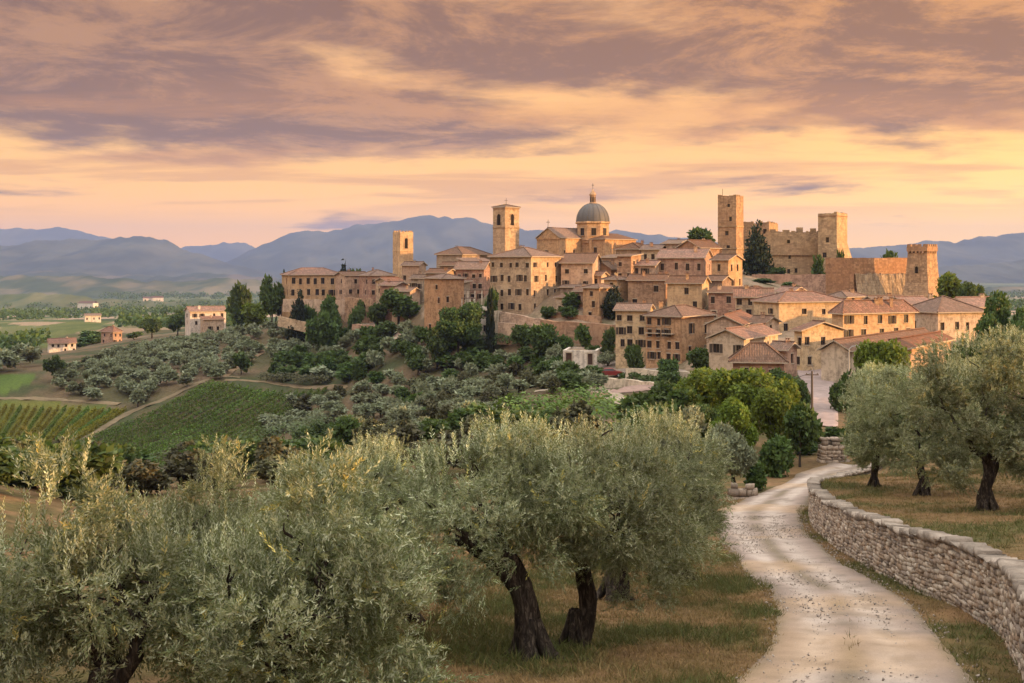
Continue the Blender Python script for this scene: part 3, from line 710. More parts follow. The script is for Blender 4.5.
def facade(b, p0, p1, z0, z1, holes, m=0, u0=0.0, batter=0.0):
    """a wall from p0 to p1 (seen from outside, left to right) with rectangular openings (s, z, w, h) and their reveals"""
    u = (p1 - p0); L = u.length; u = u / L; n = Vector((u.y, -u.x, 0))
    def pt(s, z, dep=0.0): return Vector((p0.x + u.x * s, p0.y + u.y * s, z)) - n * dep
    xs_ = sorted({0.0, L, *[h[0] - h[2] / 2 for h in holes], *[h[0] + h[2] / 2 for h in holes]})
    zs_ = sorted({z0, z1, *[h[1] for h in holes], *[h[1] + h[3] for h in holes]})
    for i in range(len(xs_) - 1):
        for j in range(len(zs_) - 1):
            cxm, czm = (xs_[i] + xs_[i + 1]) / 2, (zs_[j] + zs_[j + 1]) / 2
            if any(abs(cxm - h[0]) < h[2] / 2 and h[1] < czm < h[1] + h[3] for h in holes): continue
            a, c, e, f = xs_[i], xs_[i + 1], zs_[j], zs_[j + 1]
            b.face([pt(a, e), pt(c, e), pt(c, f), pt(a, f)], [(u0 + a, e), (u0 + c, e), (u0 + c, f), (u0 + a, f)], m)
    for (s, z, w, h) in holes:
        a, c, e, f, D = s - w / 2, s + w / 2, z, z + h, 0.26
        for q in (((a, e), (a, f)), ((c, f), (c, e)), ((a, f), (c, f)), ((c, e), (a, e))):
            (x0, y0), (x1, y1) = q
            b.face([pt(x0, y0), pt(x1, y1), pt(x1, y1, D), pt(x0, y0, D)], [(0, 0), (1, 0), (1, .26), (0, .26)], m)
        b.face([pt(a, e, D), pt(c, e, D), pt(c, f, D), pt(a, f, D)], None, m)
def slab(b, poly, th, uvs=None, m=0, mu=0):
    """a thick roof plane: poly is its upper face"""
    b.face(poly, uvs, m)
    lo = [Vector(p) - Vector((0, 0, th)) for p in poly]
    b.face(lo[::-1], None, mu)
    for k in range(len(poly)):
        k2 = (k + 1) % len(poly)
        b.face([poly[k], lo[k], lo[k2], poly[k2]], [(0, 0), (0, .1), (.1, .1), (.1, 0)], mu)
def roof_uv(poly, e0, e1):
    u = (e1 - e0).normalized(); n = (poly[1] - poly[0]).cross(poly[2] - poly[0]).normalized(); v = n.cross(u)
    return [((p - e0).dot(u), (p - e0).dot(v)) for p in poly]
def merlons(b, p0, p1, z, w=1.0, gap=0.8, h=0.9, th=0.5, m=0, phase=0.5, ragged=0.0, rs=random):
    u = (p1 - p0); L = u.length; u = u / L; n = Vector((u.y, -u.x, 0)); k = max(1, int(L / (w + gap))); st = L / k
    for i in range(k):
        hh = h * (1 - ragged * rs.random()); ww = w * (1 - 0.3 * ragged * rs.random())
        o = p0 + u * (i * st + (st - ww) * phase) - n * (th + 0.002) + Vector((0, 0, z))
        b.box(o, u * ww, n * th, (0, 0, hh), m)

def corners(L, Cc, Rr, d, a, w1=None, w2=None):
    a = R(a); tc_ = (Cc - CX) / F; Cx = tc_ * d
    if w1 is None:
        tl = (L - CX) / F; w1 = (Cx - tl * d) / (math.cos(a) + tl * math.sin(a))
    if w2 is None:
        tr = (Rr - CX) / F; w2 = (tr * d - Cx) / (math.sin(a) - tr * math.cos(a))
    if not 0.8 < w1 < 60: w1 = 7.0
    if not 0.8 < w2 < 60: w2 = min(max(0.7 * w1, 4.0), 9.0)      # an end wall turned away from the road
    c = Vector((Cx, d, 0)); ul = Vector((-math.cos(a), math.sin(a), 0)); ur = Vector((math.sin(a), math.cos(a), 0))
    return c + ul * w1, c, c + ur * w2, c + ul * w1 + ur * w2, w1, w2

def house(label, L, Cc, Rr, d, yE, yB, a=30, roof='hip', rise=1.4, wl=(3, 2), wr=(2, 2), st='tan', tile='old', w1=None, w2=None, name='stone_house',
          cat='house', group=None, style='sill', ww=0.85, wh=1.25, over=0.45, chim=1, doors=(), drop=0.14, seed=None, extra=None, parapet=0.0, first=0.9, shutters=False):
    rs = random.Random(seed if seed is not None else int(Cc * 7 + yE * 13))
    pl, pc, pr, pb, w1, w2 = corners(L, Cc, Rr, d, a, w1, w2)
    zE = (HY - yE) / F * d; zB = (HY - yB) / F * d
    zlow = min(min(tz(p.x, p.y) for p in (pl, pc, pr, pb)) - 0.8, zB - 0.3)
    org = Vector((pc.x, pc.y, zB))
    t = thing(name, label, cat, org, group)
    b = MB(); faces = [(pl, pc, w1, wl, 0), (pc, pr, w2, wr, 1)]; wins = []
    for (p0, p1, wd, (cols, rows), fi) in faces:
        holes = []
        if cols and rows and wd > 1.2:
            H = zE - zB; sp = H / rows
            for r_ in range(rows):
                for c_ in range(cols):
                    if rs.random() < drop: continue
                    w_ = min(ww * rs.choice((0.85, 1, 1, 1.1)), wd / cols * 0.6); h_ = min(wh * (0.75 if r_ == rows - 1 and rows > 2 else 1), sp * 0.62)
                    s_ = wd * (c_ + 0.5) / cols + rs.uniform(-0.2, 0.2) * wd / cols
                    z_ = zB + sp * r_ + sp * 0.26 + rs.uniform(-0.05, 0.05) * sp
                    holes.append((s_, z_, w_, h_, 'w'))
        for (df, s_, w_, h_) in doors:
            if df == fi:
                holes = [q for q in holes if abs(q[0] - s_ * wd) > (q[2] + w_) / 2 + 0.25 or q[1] > zB + h_ + 0.2]
                holes.append((s_ * wd, zB + 0.02, w_, h_, 'd'))
        facade(b, p0, p1, zlow, zE, [q[:4] for q in holes], 0, rs.uniform(0, 5))
        u = (p1 - p0).normalized(); rz = math.atan2(u.y, u.x)
        for (s_, z_, w_, h_, kd) in holes:
            loc = Vector((p0.x + u.x * s_, p0.y + u.y * s_, z_)) - org
            sty = 'shut' if style == 'sill' and rs.random() < (0.75 if shutters else 0.16) else style
            o = link('window' if kd == 'w' else 'door', window_mesh(w_, h_, sty) if kd == 'w' else door_mesh(w_, h_), t)
            o.location = loc; o.rotation_euler = (0, 0, rz)
    facade(b, pr, pb, zlow, zE, []); facade(b, pb, pl, zlow, zE, [])
    Z = lambda p, z: Vector((p.x, p.y, z))
    rb = MB(); th = 0.16
    ul = (pl - pc).normalized(); ur = (pr - pc).normalized()
    if roof in ('hip', 'pyr', 'gableL', 'gableR', 'shedL', 'shedR'):
        o_ = over
        c, l, r, k = pc - ul * o_ - ur * o_, pl + ul * o_ - ur * o_, pr + ur * o_ - ul * o_, pb + ul * o_ + ur * o_
        ze = zE + 0.02; zr = zE + rise
        ridges = []
        if roof == 'hip':
            if w1 >= w2: m0, m1 = (c + r) / 2 + ul * (w2 / 2 + o_), (l + k) / 2 - ul * (w2 / 2 + o_)
            else: m0, m1 = (c + l) / 2 + ur * (w1 / 2 + o_), (r + k) / 2 - ur * (w1 / 2 + o_)
            if (m1 - m0).length < 0.3: m1 = m0 + (ul if w1 >= w2 else ur) * 0.3
            A_, B_ = Z(m0, zr), Z(m1, zr); c, l, r, k = Z(c, ze), Z(l, ze), Z(r, ze), Z(k, ze)
            polys = [([l, c, A_, B_], l, c), ([c, r, A_], c, r), ([r, k, B_, A_], r, k), ([k, l, B_], k, l)] if w1 >= w2 else [([c, r, B_, A_], c, r), ([l, c, A_], l, c), ([k, l, A_, B_], k, l), ([r, k, B_], r, k)]
            ridges = [(A_, B_), (A_, c), (A_, r if w1 >= w2 else l), (B_, k), (B_, l if w1 >= w2 else r)]
        elif roof == 'pyr':
            A_ = Z((c + k) / 2, zr); c, l, r, k = Z(c, ze), Z(l, ze), Z(r, ze), Z(k, ze)
            polys = [([l, c, A_], l, c), ([c, r, A_], c, r), ([r, k, A_], r, k), ([k, l, A_], k, l)]; ridges = [(A_, q) for q in (c, l, r, k)]
        elif roof == 'gableL':      # ridge along the first facade
            A_, B_ = Z((c + r) / 2, zr), Z((l + k) / 2, zr); c, l, r, k = Z(c, ze), Z(l, ze), Z(r, ze), Z(k, ze)
            polys = [([l, c, A_, B_], l, c), ([r, k, B_, A_], r, k)]; ridges = [(A_, B_)]
        elif roof == 'gableR':
            A_, B_ = Z((c + l) / 2, zr), Z((r + k) / 2, zr); c, l, r, k = Z(c, ze), Z(l, ze), Z(r, ze), Z(k, ze)
            polys = [([c, r, B_, A_], c, r), ([k, l, A_, B_], k, l)]; ridges = [(A_, B_)]
        elif roof == 'shedL':       # falls toward the first facade
            polys = [([Z(l, ze), Z(c, ze), Z(r, zr), Z(k, zr)], Z(l, ze), Z(c, ze))]
        else:
            polys = [([Z(c, ze), Z(r, ze), Z(k, zr), Z(l, zr)], Z(c, ze), Z(r, ze))]
        for (q, e0, e1) in polys: slab(rb, [x + Vector((0, 0, th)) for x in q], th, roof_uv(q, e0, e1), 0, 1)
        for (p0, p1) in ridges:
            rb.tube([p0 + Vector((0, 0, th + 0.03)), p1 + Vector((0, 0, th + 0.03))], 0.13, 6, 0)
        # gable and shed walls under the slopes
        g = 0.02
        if roof == 'gableL':
            for (p, q) in ((pc, pr), (pb, pl)): b.face([Z(p, zE), Z(q, zE), Z((p + q) / 2, zr - g)], [(0, zE), ((q - p).length, zE), ((q - p).length / 2, zr)])
        if roof == 'gableR':
            for (p, q) in ((pl, pc), (pr, pb)): b.face([Z(p, zE), Z(q, zE), Z((p + q) / 2, zr - g)], [(0, zE), ((q - p).length, zE), ((q - p).length / 2, zr)])
        if roof == 'shedL':
            b.face([Z(pc, zE), Z(pr, zE), Z(pr, zr - g)], [(0, zE), (w2, zE), (w2, zr)]); b.face([Z(pb, zE), Z(pl, zE), Z(pb, zr - g)], [(0, zE), (w2, zE), (0, zr)])
            b.face([Z(pr, zE), Z(pb, zE), Z(pb, zr - g), Z(pr, zr - g)], [(0, zE), (w1, zE), (w1, zr), (0, zr)])
        if roof == 'shedR':
            b.face([Z(pl, zE), Z(pc, zE), Z(pl, zr - g)], [(0, zE), (w1, zE), (0, zr)]); b.face([Z(pr, zE), Z(pb, zE), Z(pb, zr - g)], [(0, zE), (w1, zE), (w1, zr)])
        ro = rb.build('roof', [TILE[tile], M_SILL], t, org)
        for q in range(chim):
            f1, f2 = rs.uniform(0.15, 0.85), rs.uniform(0.25, 0.75)
            p = pc + ul * (w1 * f1) + ur * (w2 * f2)
            cb = MB(); s_ = rs.uniform(0.45, 0.7); z0 = zE - 0.1; z1 = zr + rs.uniform(0.1, 0.6)
            cb.box((p.x - s_ / 2, p.y - s_ / 2, z0), (s_, 0, 0), (0, s_, 0), (0, 0, z1 - z0), 0)
            cb.box((p.x - s_ / 2 - 0.08, p.y - s_ / 2 - 0.08, z1 + 0.002), (s_ + 0.16, 0, 0), (0, s_ + 0.16, 0), (0, 0, 0.10), 0)
            for sx_ in (-1, 1): cb.box((p.x + sx_ * s_ * 0.32 - 0.06, p.y - s_ / 2, z1 + 0.104), (0.12, 0, 0), (0, s_, 0), (0, 0, 0.2), 0)
            cb.box((p.x - s_ / 2 - 0.05, p.y - s_ / 2 - 0.05, z1 + 0.306), (s_ + 0.1, 0, 0), (0, s_ + 0.1, 0), (0, 0, 0.07), 1)
            cb.build('chimney', [ST[st], TILE[tile]], ro, org).parent = ro
    else:
        rb.face([Z(pl, zE - parapet), Z(pc, zE - parapet), Z(pr, zE - parapet), Z(pb, zE - parapet)], [(0, 0), (w1, 0), (w1, w2), (0, w2)], 0)
        rb.build('roof', [ST['brown'] if roof == 'flat' else TILE[tile]], t, org)
        if parapet:   # inner faces of the parapet
            tq = 0.45
            for (p, q) in ((pl, pc), (pc, pr), (pr, pb), (pb, pl)):
                u = (q - p).normalized(); n = Vector((u.y, -u.x, 0))
                b.face([Z(p, zE), Z(q, zE), Z(q - n * tq - u * tq, zE), Z(p - n * tq + u * tq, zE)], [(0, 0), (3, 0), (3, .4), (0, .4)])
                b.face([Z(p - n * tq + u * tq, zE), Z(q - n * tq - u * tq, zE), Z(q - n * tq - u * tq, zE - parapet), Z(p - n * tq + u * tq, zE - parapet)])
    wo = None
    if extra: extra(dict(t=t, b=b, org=org, pl=pl, pc=pc, pr=pr, pb=pb, w1=w1, w2=w2, zE=zE, zB=zB, zlow=zlow, ul=ul, ur=ur, st=st, rs=rs))
    b.build('wall', ST[st], t, org)
    return t

def cornice(z, h=0.25, out=0.14, faces=('lc', 'cr')):
    def f(q):
        for zz in (z(q) if isinstance(z(q), (list, tuple)) else [z(q)]):
            b = MB()
            for k in faces:
                p0, p1 = (q['pl'], q['pc']) if k == 'lc' else (q['pc'], q['pr'])
                u = (p1 - p0).normalized(); n = Vector((u.y, -u.x, 0)); ext = out if k == 'lc' else 0.0
                b.box(Vector((p0.x, p0.y, zz)) + n * 0.003, u * ((p1 - p0).length + ext), n * out, (0, 0, h))
            b.build('string_course', ST[q['st']], q['t'], q['org'])
    return f
def arch_open(q, face, s, z, w, h, deep=0.5):
    """an arched bell or gate opening: flat dark face painted as its inner shade, with a stone surround"""
    p0, p1 = (q['pl'], q['pc']) if face == 'lc' else (q['pc'], q['pr'])
    u = (p1 - p0).normalized(); n = Vector((u.y, -u.x, 0)); L = (p1 - p0).length
    b = MB(); o = Vector((p0.x, p0.y, z)) + u * (s * L)
    def arc(r, k0=0, k1=9): return [(-r * math.cos(math.pi * k / 8), h + r * math.sin(math.pi * k / 8)) for k in range(9)]
    prof = [(-w / 2, 0)] + arc(w / 2) + [(w / 2, 0)]
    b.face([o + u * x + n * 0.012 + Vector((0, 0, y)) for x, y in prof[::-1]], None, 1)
    rr = w / 2 + 0.22; po = [(-rr, 0)] + arc(rr) + [(rr, 0)]
    for k in range(len(prof) - 1):
        a, c, e, f = prof[k], prof[k + 1], po[k + 1], po[k]
        pts = lambda dep: [o + u * x + n * dep + Vector((0, 0, y)) for x, y in (a, c, e, f)]
        top = pts(0.12); b.face(top, None, 0); lo = pts(0.0)
        b.face([top[0], lo[0], lo[1], top[1]], None, 0); b.face([top[2], lo[2], lo[3], top[3]], None, 0)
    return b.build('arched_opening', [ST[q['st']], M_SHADE], q['t'], q['org'])

# ---- far left farmhouses
house('pale farmhouse with two window rows and red roof above the olive grove', 188, 190, 226, 420, 312, 327, 62, 'gableR', 1.6, (1, 2), (4, 2), 'white', 'red', w1=7, shutters=True)
house('low cream annex with flat tiled roof in front of the pale farmhouse', 202, 204, 224, 412, 320, 334, 62, 'shedR', 0.9, (1, 1), (2, 1), 'cream', 'red', w1=5)
house('white farmhouse with long red roof low in the valley fields', 47, 49, 76, 470, 344, 353, 66, 'gableR', 1.7, (1, 2), (4, 2), 'white', 'red', w1=8, name='farmhouse')
house('small farmhouse with bright orange roof beside dark trees', 101, 113, 122, 485, 332.5, 345, 35, 'hip', 2.0, (2, 2), (2, 2), 'rose', 'red', name='farmhouse')
house('long white shed on the edge of the far woods', 83, 85, 101, 755, 316, 321, 66, 'gableR', 1.2, (0, 0), (3, 1), 'white', 'brown', w1=6, name='farm_shed', cat='shed', chim=0)

# ---- the long edge of the town on the ridge
house('long ochre palazzo with hipped roof at the quiet end of the town ridge', 287, 289.5, 343, 345, 275.4, 299, 66, 'hip', 1.9, (1, 2), (7, 2), 'gold', 'red', w1=9, name='palazzo', cat='palazzo', wh=1.7, ww=0.95, drop=0.03, chim=0)
house('plain stone house with a loggia next to the ochre palazzo', 341, 345, 369, 338, 276, 297, 60, 'gableR', 1.0, (1, 2), (3, 2), 'rose', 'old', w1=7)
house('wide low house with pale roof above the big dark trees', 366, 370, 395, 330, 276, 298, 62, 'hip', 1.5, (1, 2), (3, 2), 'rose', 'old', w1=8)
house('small house hidden in front of the squat brick tower', 383, 387, 403, 318, 282, 298, 55, 'gableR', 1.0, (1, 1), (2, 2), 'tan', 'red', w1=6)
house('pink plastered house below the squat brick tower', 402, 419, 426, 326, 266, 286, 25, 'gableL', 1.0, (2, 1), (1, 1), 'cream', 'old')
house('narrow grey house beside the tall battered house', 411, 423, 430, 297, 279, 305, 22, 'gableL', 0.9, (2, 2), (1, 2), 'grey', 'brown')
house('low house with a pale wall under the dark trees', 392, 410, 420, 292, 292, 312, 25, 'gableL', 0.9, (2, 1), (1, 1), 'cream', 'old')

def squat_top(q):
    rs = random.Random(4)
    for p0, p1 in ((q['pl'], q['pc']), (q['pc'], q['pr']), (q['pr'], q['pb']), (q['pb'], q['pl'])): merlons(q['b'], p0, p1, q['zE'], 0.7, 0.7, 0.55, 0.35, rs=rs, ragged=0.5)
    cornice(lambda k: k['zE'] - 5.4, 0.2, 0.1)(q); arch_open(q, 'cr', 0.45, q['zE'] - 4.6, 1.0, 2.4)
house('squat square brick tower with one arched window and worn battlements', 392.8, 400.2, 413.2, 345, 232, 268, 60, 'flat', 0, (0, 0), (0, 0), 'gold', name='bell_tower', cat='tower', parapet=0.9, extra=squat_top)

house('broad stone house with hipped roof behind the stacked terraces', 436.5, 462, 490, 318, 255, 285, 30, 'hip', 2.0, (2, 2), (2, 2), 'grey', 'old', chim=1)
house('sunlit pink house wedged against the great palazzo', 462, 466, 491, 300, 262, 285, 66, 'shedR', 0.9, (0, 0), (2, 1), 'rose', 'old', w1=5)
house('stepped house with a long eave beside the great palazzo', 455.5, 484, 491, 276, 269.6, 302, 14, 'gableL', 1.6, (4, 3), (1, 2), 'rose', 'old', ww=0.75, wh=1.1)
house('tall battered corner house rising from the trees', 424.3, 442.5, 464, 266, 279, 334, 52, 'hip', 0.9, (2, 4), (2, 4), 'gold', 'old', drop=0.55, chim=0)
house('small gabled attic house on top of the battered corner house', 426, 446, 456, 274, 273.5, 288, 24, 'gableL', 0.9, (2, 1), (1, 1), 'brown', 'old', chim=1)

# ---- bell tower of the cathedral
def campanile(q):
    z = q['zE']; H = (270 - 207) / F * 322
    cornice(lambda k: [k['zE'] - 5.3, k['zE'] - 0.32], 0.28, 0.16)(q)
    for f in ('lc', 'cr'): arch_open(q, f, 0.5, z - 4.6, 1.3, 2.3)
    b = MB(); p = (q['pc'] + q['pb']) / 2
    b.tube([(p.x, p.y, z + 0.8), (p.x, p.y, z + 2.6)], 0.05, 6); b.box((p.x - 0.4, p.y - 0.04, z + 1.9), (0.8, 0, 0), (0, 0.08, 0), (0, 0, 0.08)); b.build('cross', M_IRON, q['t'], q['org'])
house('tall square bell tower with arched belfry and low pyramid roof', 493, 505, 519.2, 322, 207.4, 270, 42, 'pyr', 0.75, (0, 0), (0, 0), 'tan', 'brown', name='bell_tower', cat='tower', extra=campanile, over=0.3, chim=0)

house('great four storey palazzo with a sunlit corner under the bell tower', 490, 531, 561, 250, 257.2, 314, 34, 'hip', 1.9, (5, 4), (3, 4), 'tan', 'old', name='palazzo', cat='palazzo', drop=0.06, ww=0.75, wh=1.3, chim=2, doors=((1, 0.75, 1.4, 2.6),))

# ---- domed cathedral
def cross_on(q, p, z, h, r=0.06):
    b = MB(); b.tube([(p.x, p.y, z), (p.x, p.y, z + h)], r, 6); b.box((p.x - h * 0.22, p.y - r, z + h * 0.66), (h * 0.44, 0, 0), (0, 2 * r, 0), (0, 0, 2 * r))
    return b.build('cross', M_IRON, q['t'], q['org'])
def church(q):
    D = 338.0
    # pediment trim and cross
    zA = q['zE'] + 2.7
    cross_on(q, (q['pl'] + q['pc']) / 2, zA + 0.1, 2.2)
    cornice(lambda k: k['zE'] - 0.3, 0.3, 0.2, ('lc',))(q)
    # crossing block with two faces
    pl, pc, pr, pb, w1, w2 = corners(579.5, 605, 636, 331, 36)
    b = MB(); zE = (HY - 239.4) / F * 331; zl = q['zlow']
    hl = [(w1 * 0.62, zE - 4.0, 1.1, 1.9)]
    facade(b, pl, pc, zl, zE, hl); facade(b, pc, pr, zl, zE, []); facade(b, pr, pb, zl, zE, []); facade(b, pb, pl, zl, zE, [])
    u = (pc - pl).normalized(); n = Vector((u.y, -u.x, 0))
    b.box(Vector((pl.x, pl.y, zl)) + u * (w1 * 0.40) + n * 0.003, u * 0.9, n * 0.35, (0, 0, zE - zl - 0.05))
    b.build('wall', ST['gold'], q['t'], q['org'])
    wn = link('window', window_mesh(1.1, 1.9, 'sill'), q['t']); wn.location = Vector((pl.x + u.x * hl[0][0], pl.y + u.y * hl[0][0], hl[0][1])) - q['org']; wn.rotation_euler = (0, 0, math.atan2(u.y, u.x))
    rb = MB(); ul, ur = (pl - pc).normalized(), (pr - pc).normalized(); o_ = 0.4; Z = lambda p, z: Vector((p.x, p.y, z))
    c, l, r, k = pc - ul * o_ - ur * o_, pl + ul * o_ - ur * o_, pr + ur * o_ - ul * o_, pb + ul * o_ + ur * o_
    A0 = (c + l) / 2 + ur * (w1 / 2); A1 = (r + k) / 2 - ur * (w1 / 2)
    if w1 >= w2: A0 = (c + r) / 2 + ul * (w2 / 2); A1 = (l + k) / 2 - ul * (w2 / 2)
    zr = zE + 1.7; A0, A1 = Z(A0, zr), Z(A1, zr); c, l, r, k = [Z(x, zE + 0.02) for x in (c, l, r, k)]
    ps = [([l, c, A0, A1], l, c), ([c, r, A0], c, r), ([r, k, A1, A0], r, k), ([k, l, A1], k, l)] if w1 >= w2 else [([c, r, A1, A0], c, r), ([l, c, A0], l, c), ([k, l, A0, A1], k, l), ([r, k, A1], r, k)]
    for (pp, e0, e1) in ps: slab(rb, [x + Vector((0, 0, 0.16)) for x in pp], 0.16, roof_uv(pp, e0, e1), 0, 1)
    rb.build('roof', [TILE['old'], M_SILL], q['t'], q['org'])
    # drum, dome, lantern
    Pc = P(592.8, 222, D); r0 = 17.0 / F * D; zt = lambda y: (HY - y) / F * D
    drum = MB(); zb, z1 = zt(243), zt(222); o = (Pc.x, Pc.y, 0)
    drum.lathe(o, [(r0 * 0.99, zb), (r0 * 0.99, z1)], 8); drum.lathe(o, [(r0 * 0.99, z1 - 0.55), (r0 * 1.08, z1 - 0.4), (r0 * 1.08, z1), (r0 * 0.97, z1 + 0.1)], 8)
    drum.lathe(o, [(r0 * 1.0, zb + 0.6), (r0 * 1.05, zb + 0.7), (r0 * 1.05, zb + 1.0), (r0 * 1.0, zb + 1.05)], 8)
    dr = drum.build('drum', ST['gold'], q['t'], q['org'])
    wm = window_mesh(1.3, 2.0, 'sill')
    for kf in range(8):
        ang = (kf + 1.0) * 2 * math.pi / 8; rad = r0 * 0.99 * math.cos(math.pi / 8) + 0.212
        if math.sin(ang) > 0.5: continue
        wn = link('window', wm, dr); wn.location = Vector((Pc.x + math.cos(ang) * rad, Pc.y + math.sin(ang) * rad, zb + 2.0)) - q['org']; wn.rotation_euler = (0, 0, ang + math.pi / 2)
    dm = MB(); hd = zt(203.4) - z1
    prof = [(r0 * math.cos(t * math.pi / 2) ** 0.92 * 0.97, z1 + 0.05 + hd * math.sin(t * math.pi / 2)) for t in np.linspace(0, 0.93, 14)]
    dm.lathe(o, prof, 48)
    for kf in range(16):     # lead ribs
        ang = kf * 2 * math.pi / 16
        dm.tube([(Pc.x + math.cos(ang) * (r + 0.02), Pc.y + math.sin(ang) * (r + 0.02), z) for r, z in prof], 0.07, 5, 0)
    dm.build('dome', M_LEAD, q['t'], q['org'], smooth=False)
    ln = MB(); zl0 = z1 + hd * 0.97; zl1 = zt(194.5)
    ln.lathe(o, [(1.15, zl0 - 0.5), (1.15, zl0 + 0.3), (0.85, zl0 + 0.35), (0.85, zl1 - 0.3), (1.05, zl1 - 0.2), (1.05, zl1), (0.7, zl1 + 0.5), (0.2, zl1 + 1.2), (0.12, zl1 + 1.5), (0.0, zl1 + 1.6)], 8, 0)
    for kf in range(8):
        ang = (kf + 1.0) * 2 * math.pi / 8; rad = 0.85 * math.cos(math.pi / 8) + 0.012; tx = Vector((-math.sin(ang), math.cos(ang), 0)); cn = Vector((Pc.x + math.cos(ang) * rad, Pc.y + math.sin(ang) * rad, zl0 + 0.5))
        ln.face([cn - tx * 0.2, cn + tx * 0.2, cn + tx * 0.2 + Vector((0, 0, zl1 - zl0 - 1.1)), cn - tx * 0.2 + Vector((0, 0, zl1 - zl0 - 1.1))], None, 1)  # flat dark faces painted as the shade in the lantern openings
    ln.build('lantern', [ST['tan'], M_SHADE], q['t'], q['org'])
    cross_on(q, Pc, zl1 + 1.5, 1.5)
house('domed cathedral with pedimented front and a leaden dome on an octagonal drum', 536.8, 559.5, 588, 326, 238.3, 262, 34, 'gableR', 2.75, (1, 1), (3, 1), 'gold', 'old', name='domed_cathedral', cat='church', extra=church, chim=0, wh=1.6, ww=0.8, over=0.35, drop=0)

# ---- heart of the town
house('rose stone house with four windows and a deep dark eave below the cathedral', 561, 592.5, 601, 256, 263.6, 304, 12, 'gableL', 2.0, (2, 3), (1, 2), 'rose', 'old', chim=0, drop=0.0)
house('low gabled house squeezed above the small sunlit house', 594, 611, 621, 266, 270, 300, 30, 'gableR', 1.7, (2, 2), (1, 2), 'tan', 'brown')
house('small sunlit house with shuttered windows above the long retaining wall', 583, 599, 617, 240, 288.5, 322, 45, 'hip', 0.7, (1, 3), (1, 3), 'gold', 'old', drop=0.05, chim=0)
house('tall narrow house with a weathered corner beside the cypress slope', 617, 631, 641, 262, 256.5, 308, 30, 'shedL', 0.5, (2, 4), (2, 4), 'tan', 'old', drop=0.35, chim=0)
house('house with a long brown roof just below the cathedral apse', 616, 640, 655, 296, 249.5, 272, 28, 'hip', 1.5, (2, 1), (2, 1), 'tan', 'old')
house('pale terrace house with a little chimney beside the brown roof', 641, 659, 667, 290, 250, 275, 22, 'gableL', 1.1, (2, 2), (1, 2), 'tan', 'old', chim=2)
house('stepped rose house with dark balcony openings at the top of the old town', 662, 678, 692, 292, 244, 266, 26, 'gableL', 0.9, (2, 2), (1, 1), 'rose', 'brown')
house('wide house with a bright long roof slope below the keep', 677, 700, 722, 286, 248.5, 268, 40, 'gableR', 1.9, (2, 1), (2, 1), 'tan', 'old')
house('broad four window house with a rose tinted roof and a sunlit end wall', 657.4, 703.5, 712, 262, 258.4, 291, 20, 'gableL', 1.9, (4, 2), (1, 2), 'rose', 'red', ww=0.7, wh=1.5, drop=0.1, chim=1)
house('small house with a bright orange gable glowing in the sun', 711.5, 728.3, 742.3, 256, 260.5, 290, 40, 'gableL', 1.15, (1, 2), (2, 2), 'gold', 'old', ww=0.65, wh=1.4, drop=0.0, chim=0)
house('plain stone house with two small windows under the broad four window house', 628, 664.5, 670, 244, 281, 310, 16, 'gableL', 1.1, (2, 2), (0, 0), 'tan', 'old', drop=0.2)
house('house with a drainpipe and weathered wall in the middle of the town', 667.3, 702, 709, 236, 284, 312, 20, 'gableL', 1.3, (3, 2), (1, 2), 'gold', 'old', drop=0.3)
house('rough stone house with white door between two long roofs', 708.5, 736, 742, 228, 293.2, 322, 16, 'shedL', 0.9, (2, 2), (0, 0), 'rose', 'old', drop=0.1, doors=((0, 0.2, 0.9, 2.0),))
house('long low house with a red roof under the castle terrace', 735.4, 772, 779, 217, 298, 318, 10, 'gableL', 1.5, (4, 2), (1, 1), 'tan', 'red', drop=0.1)

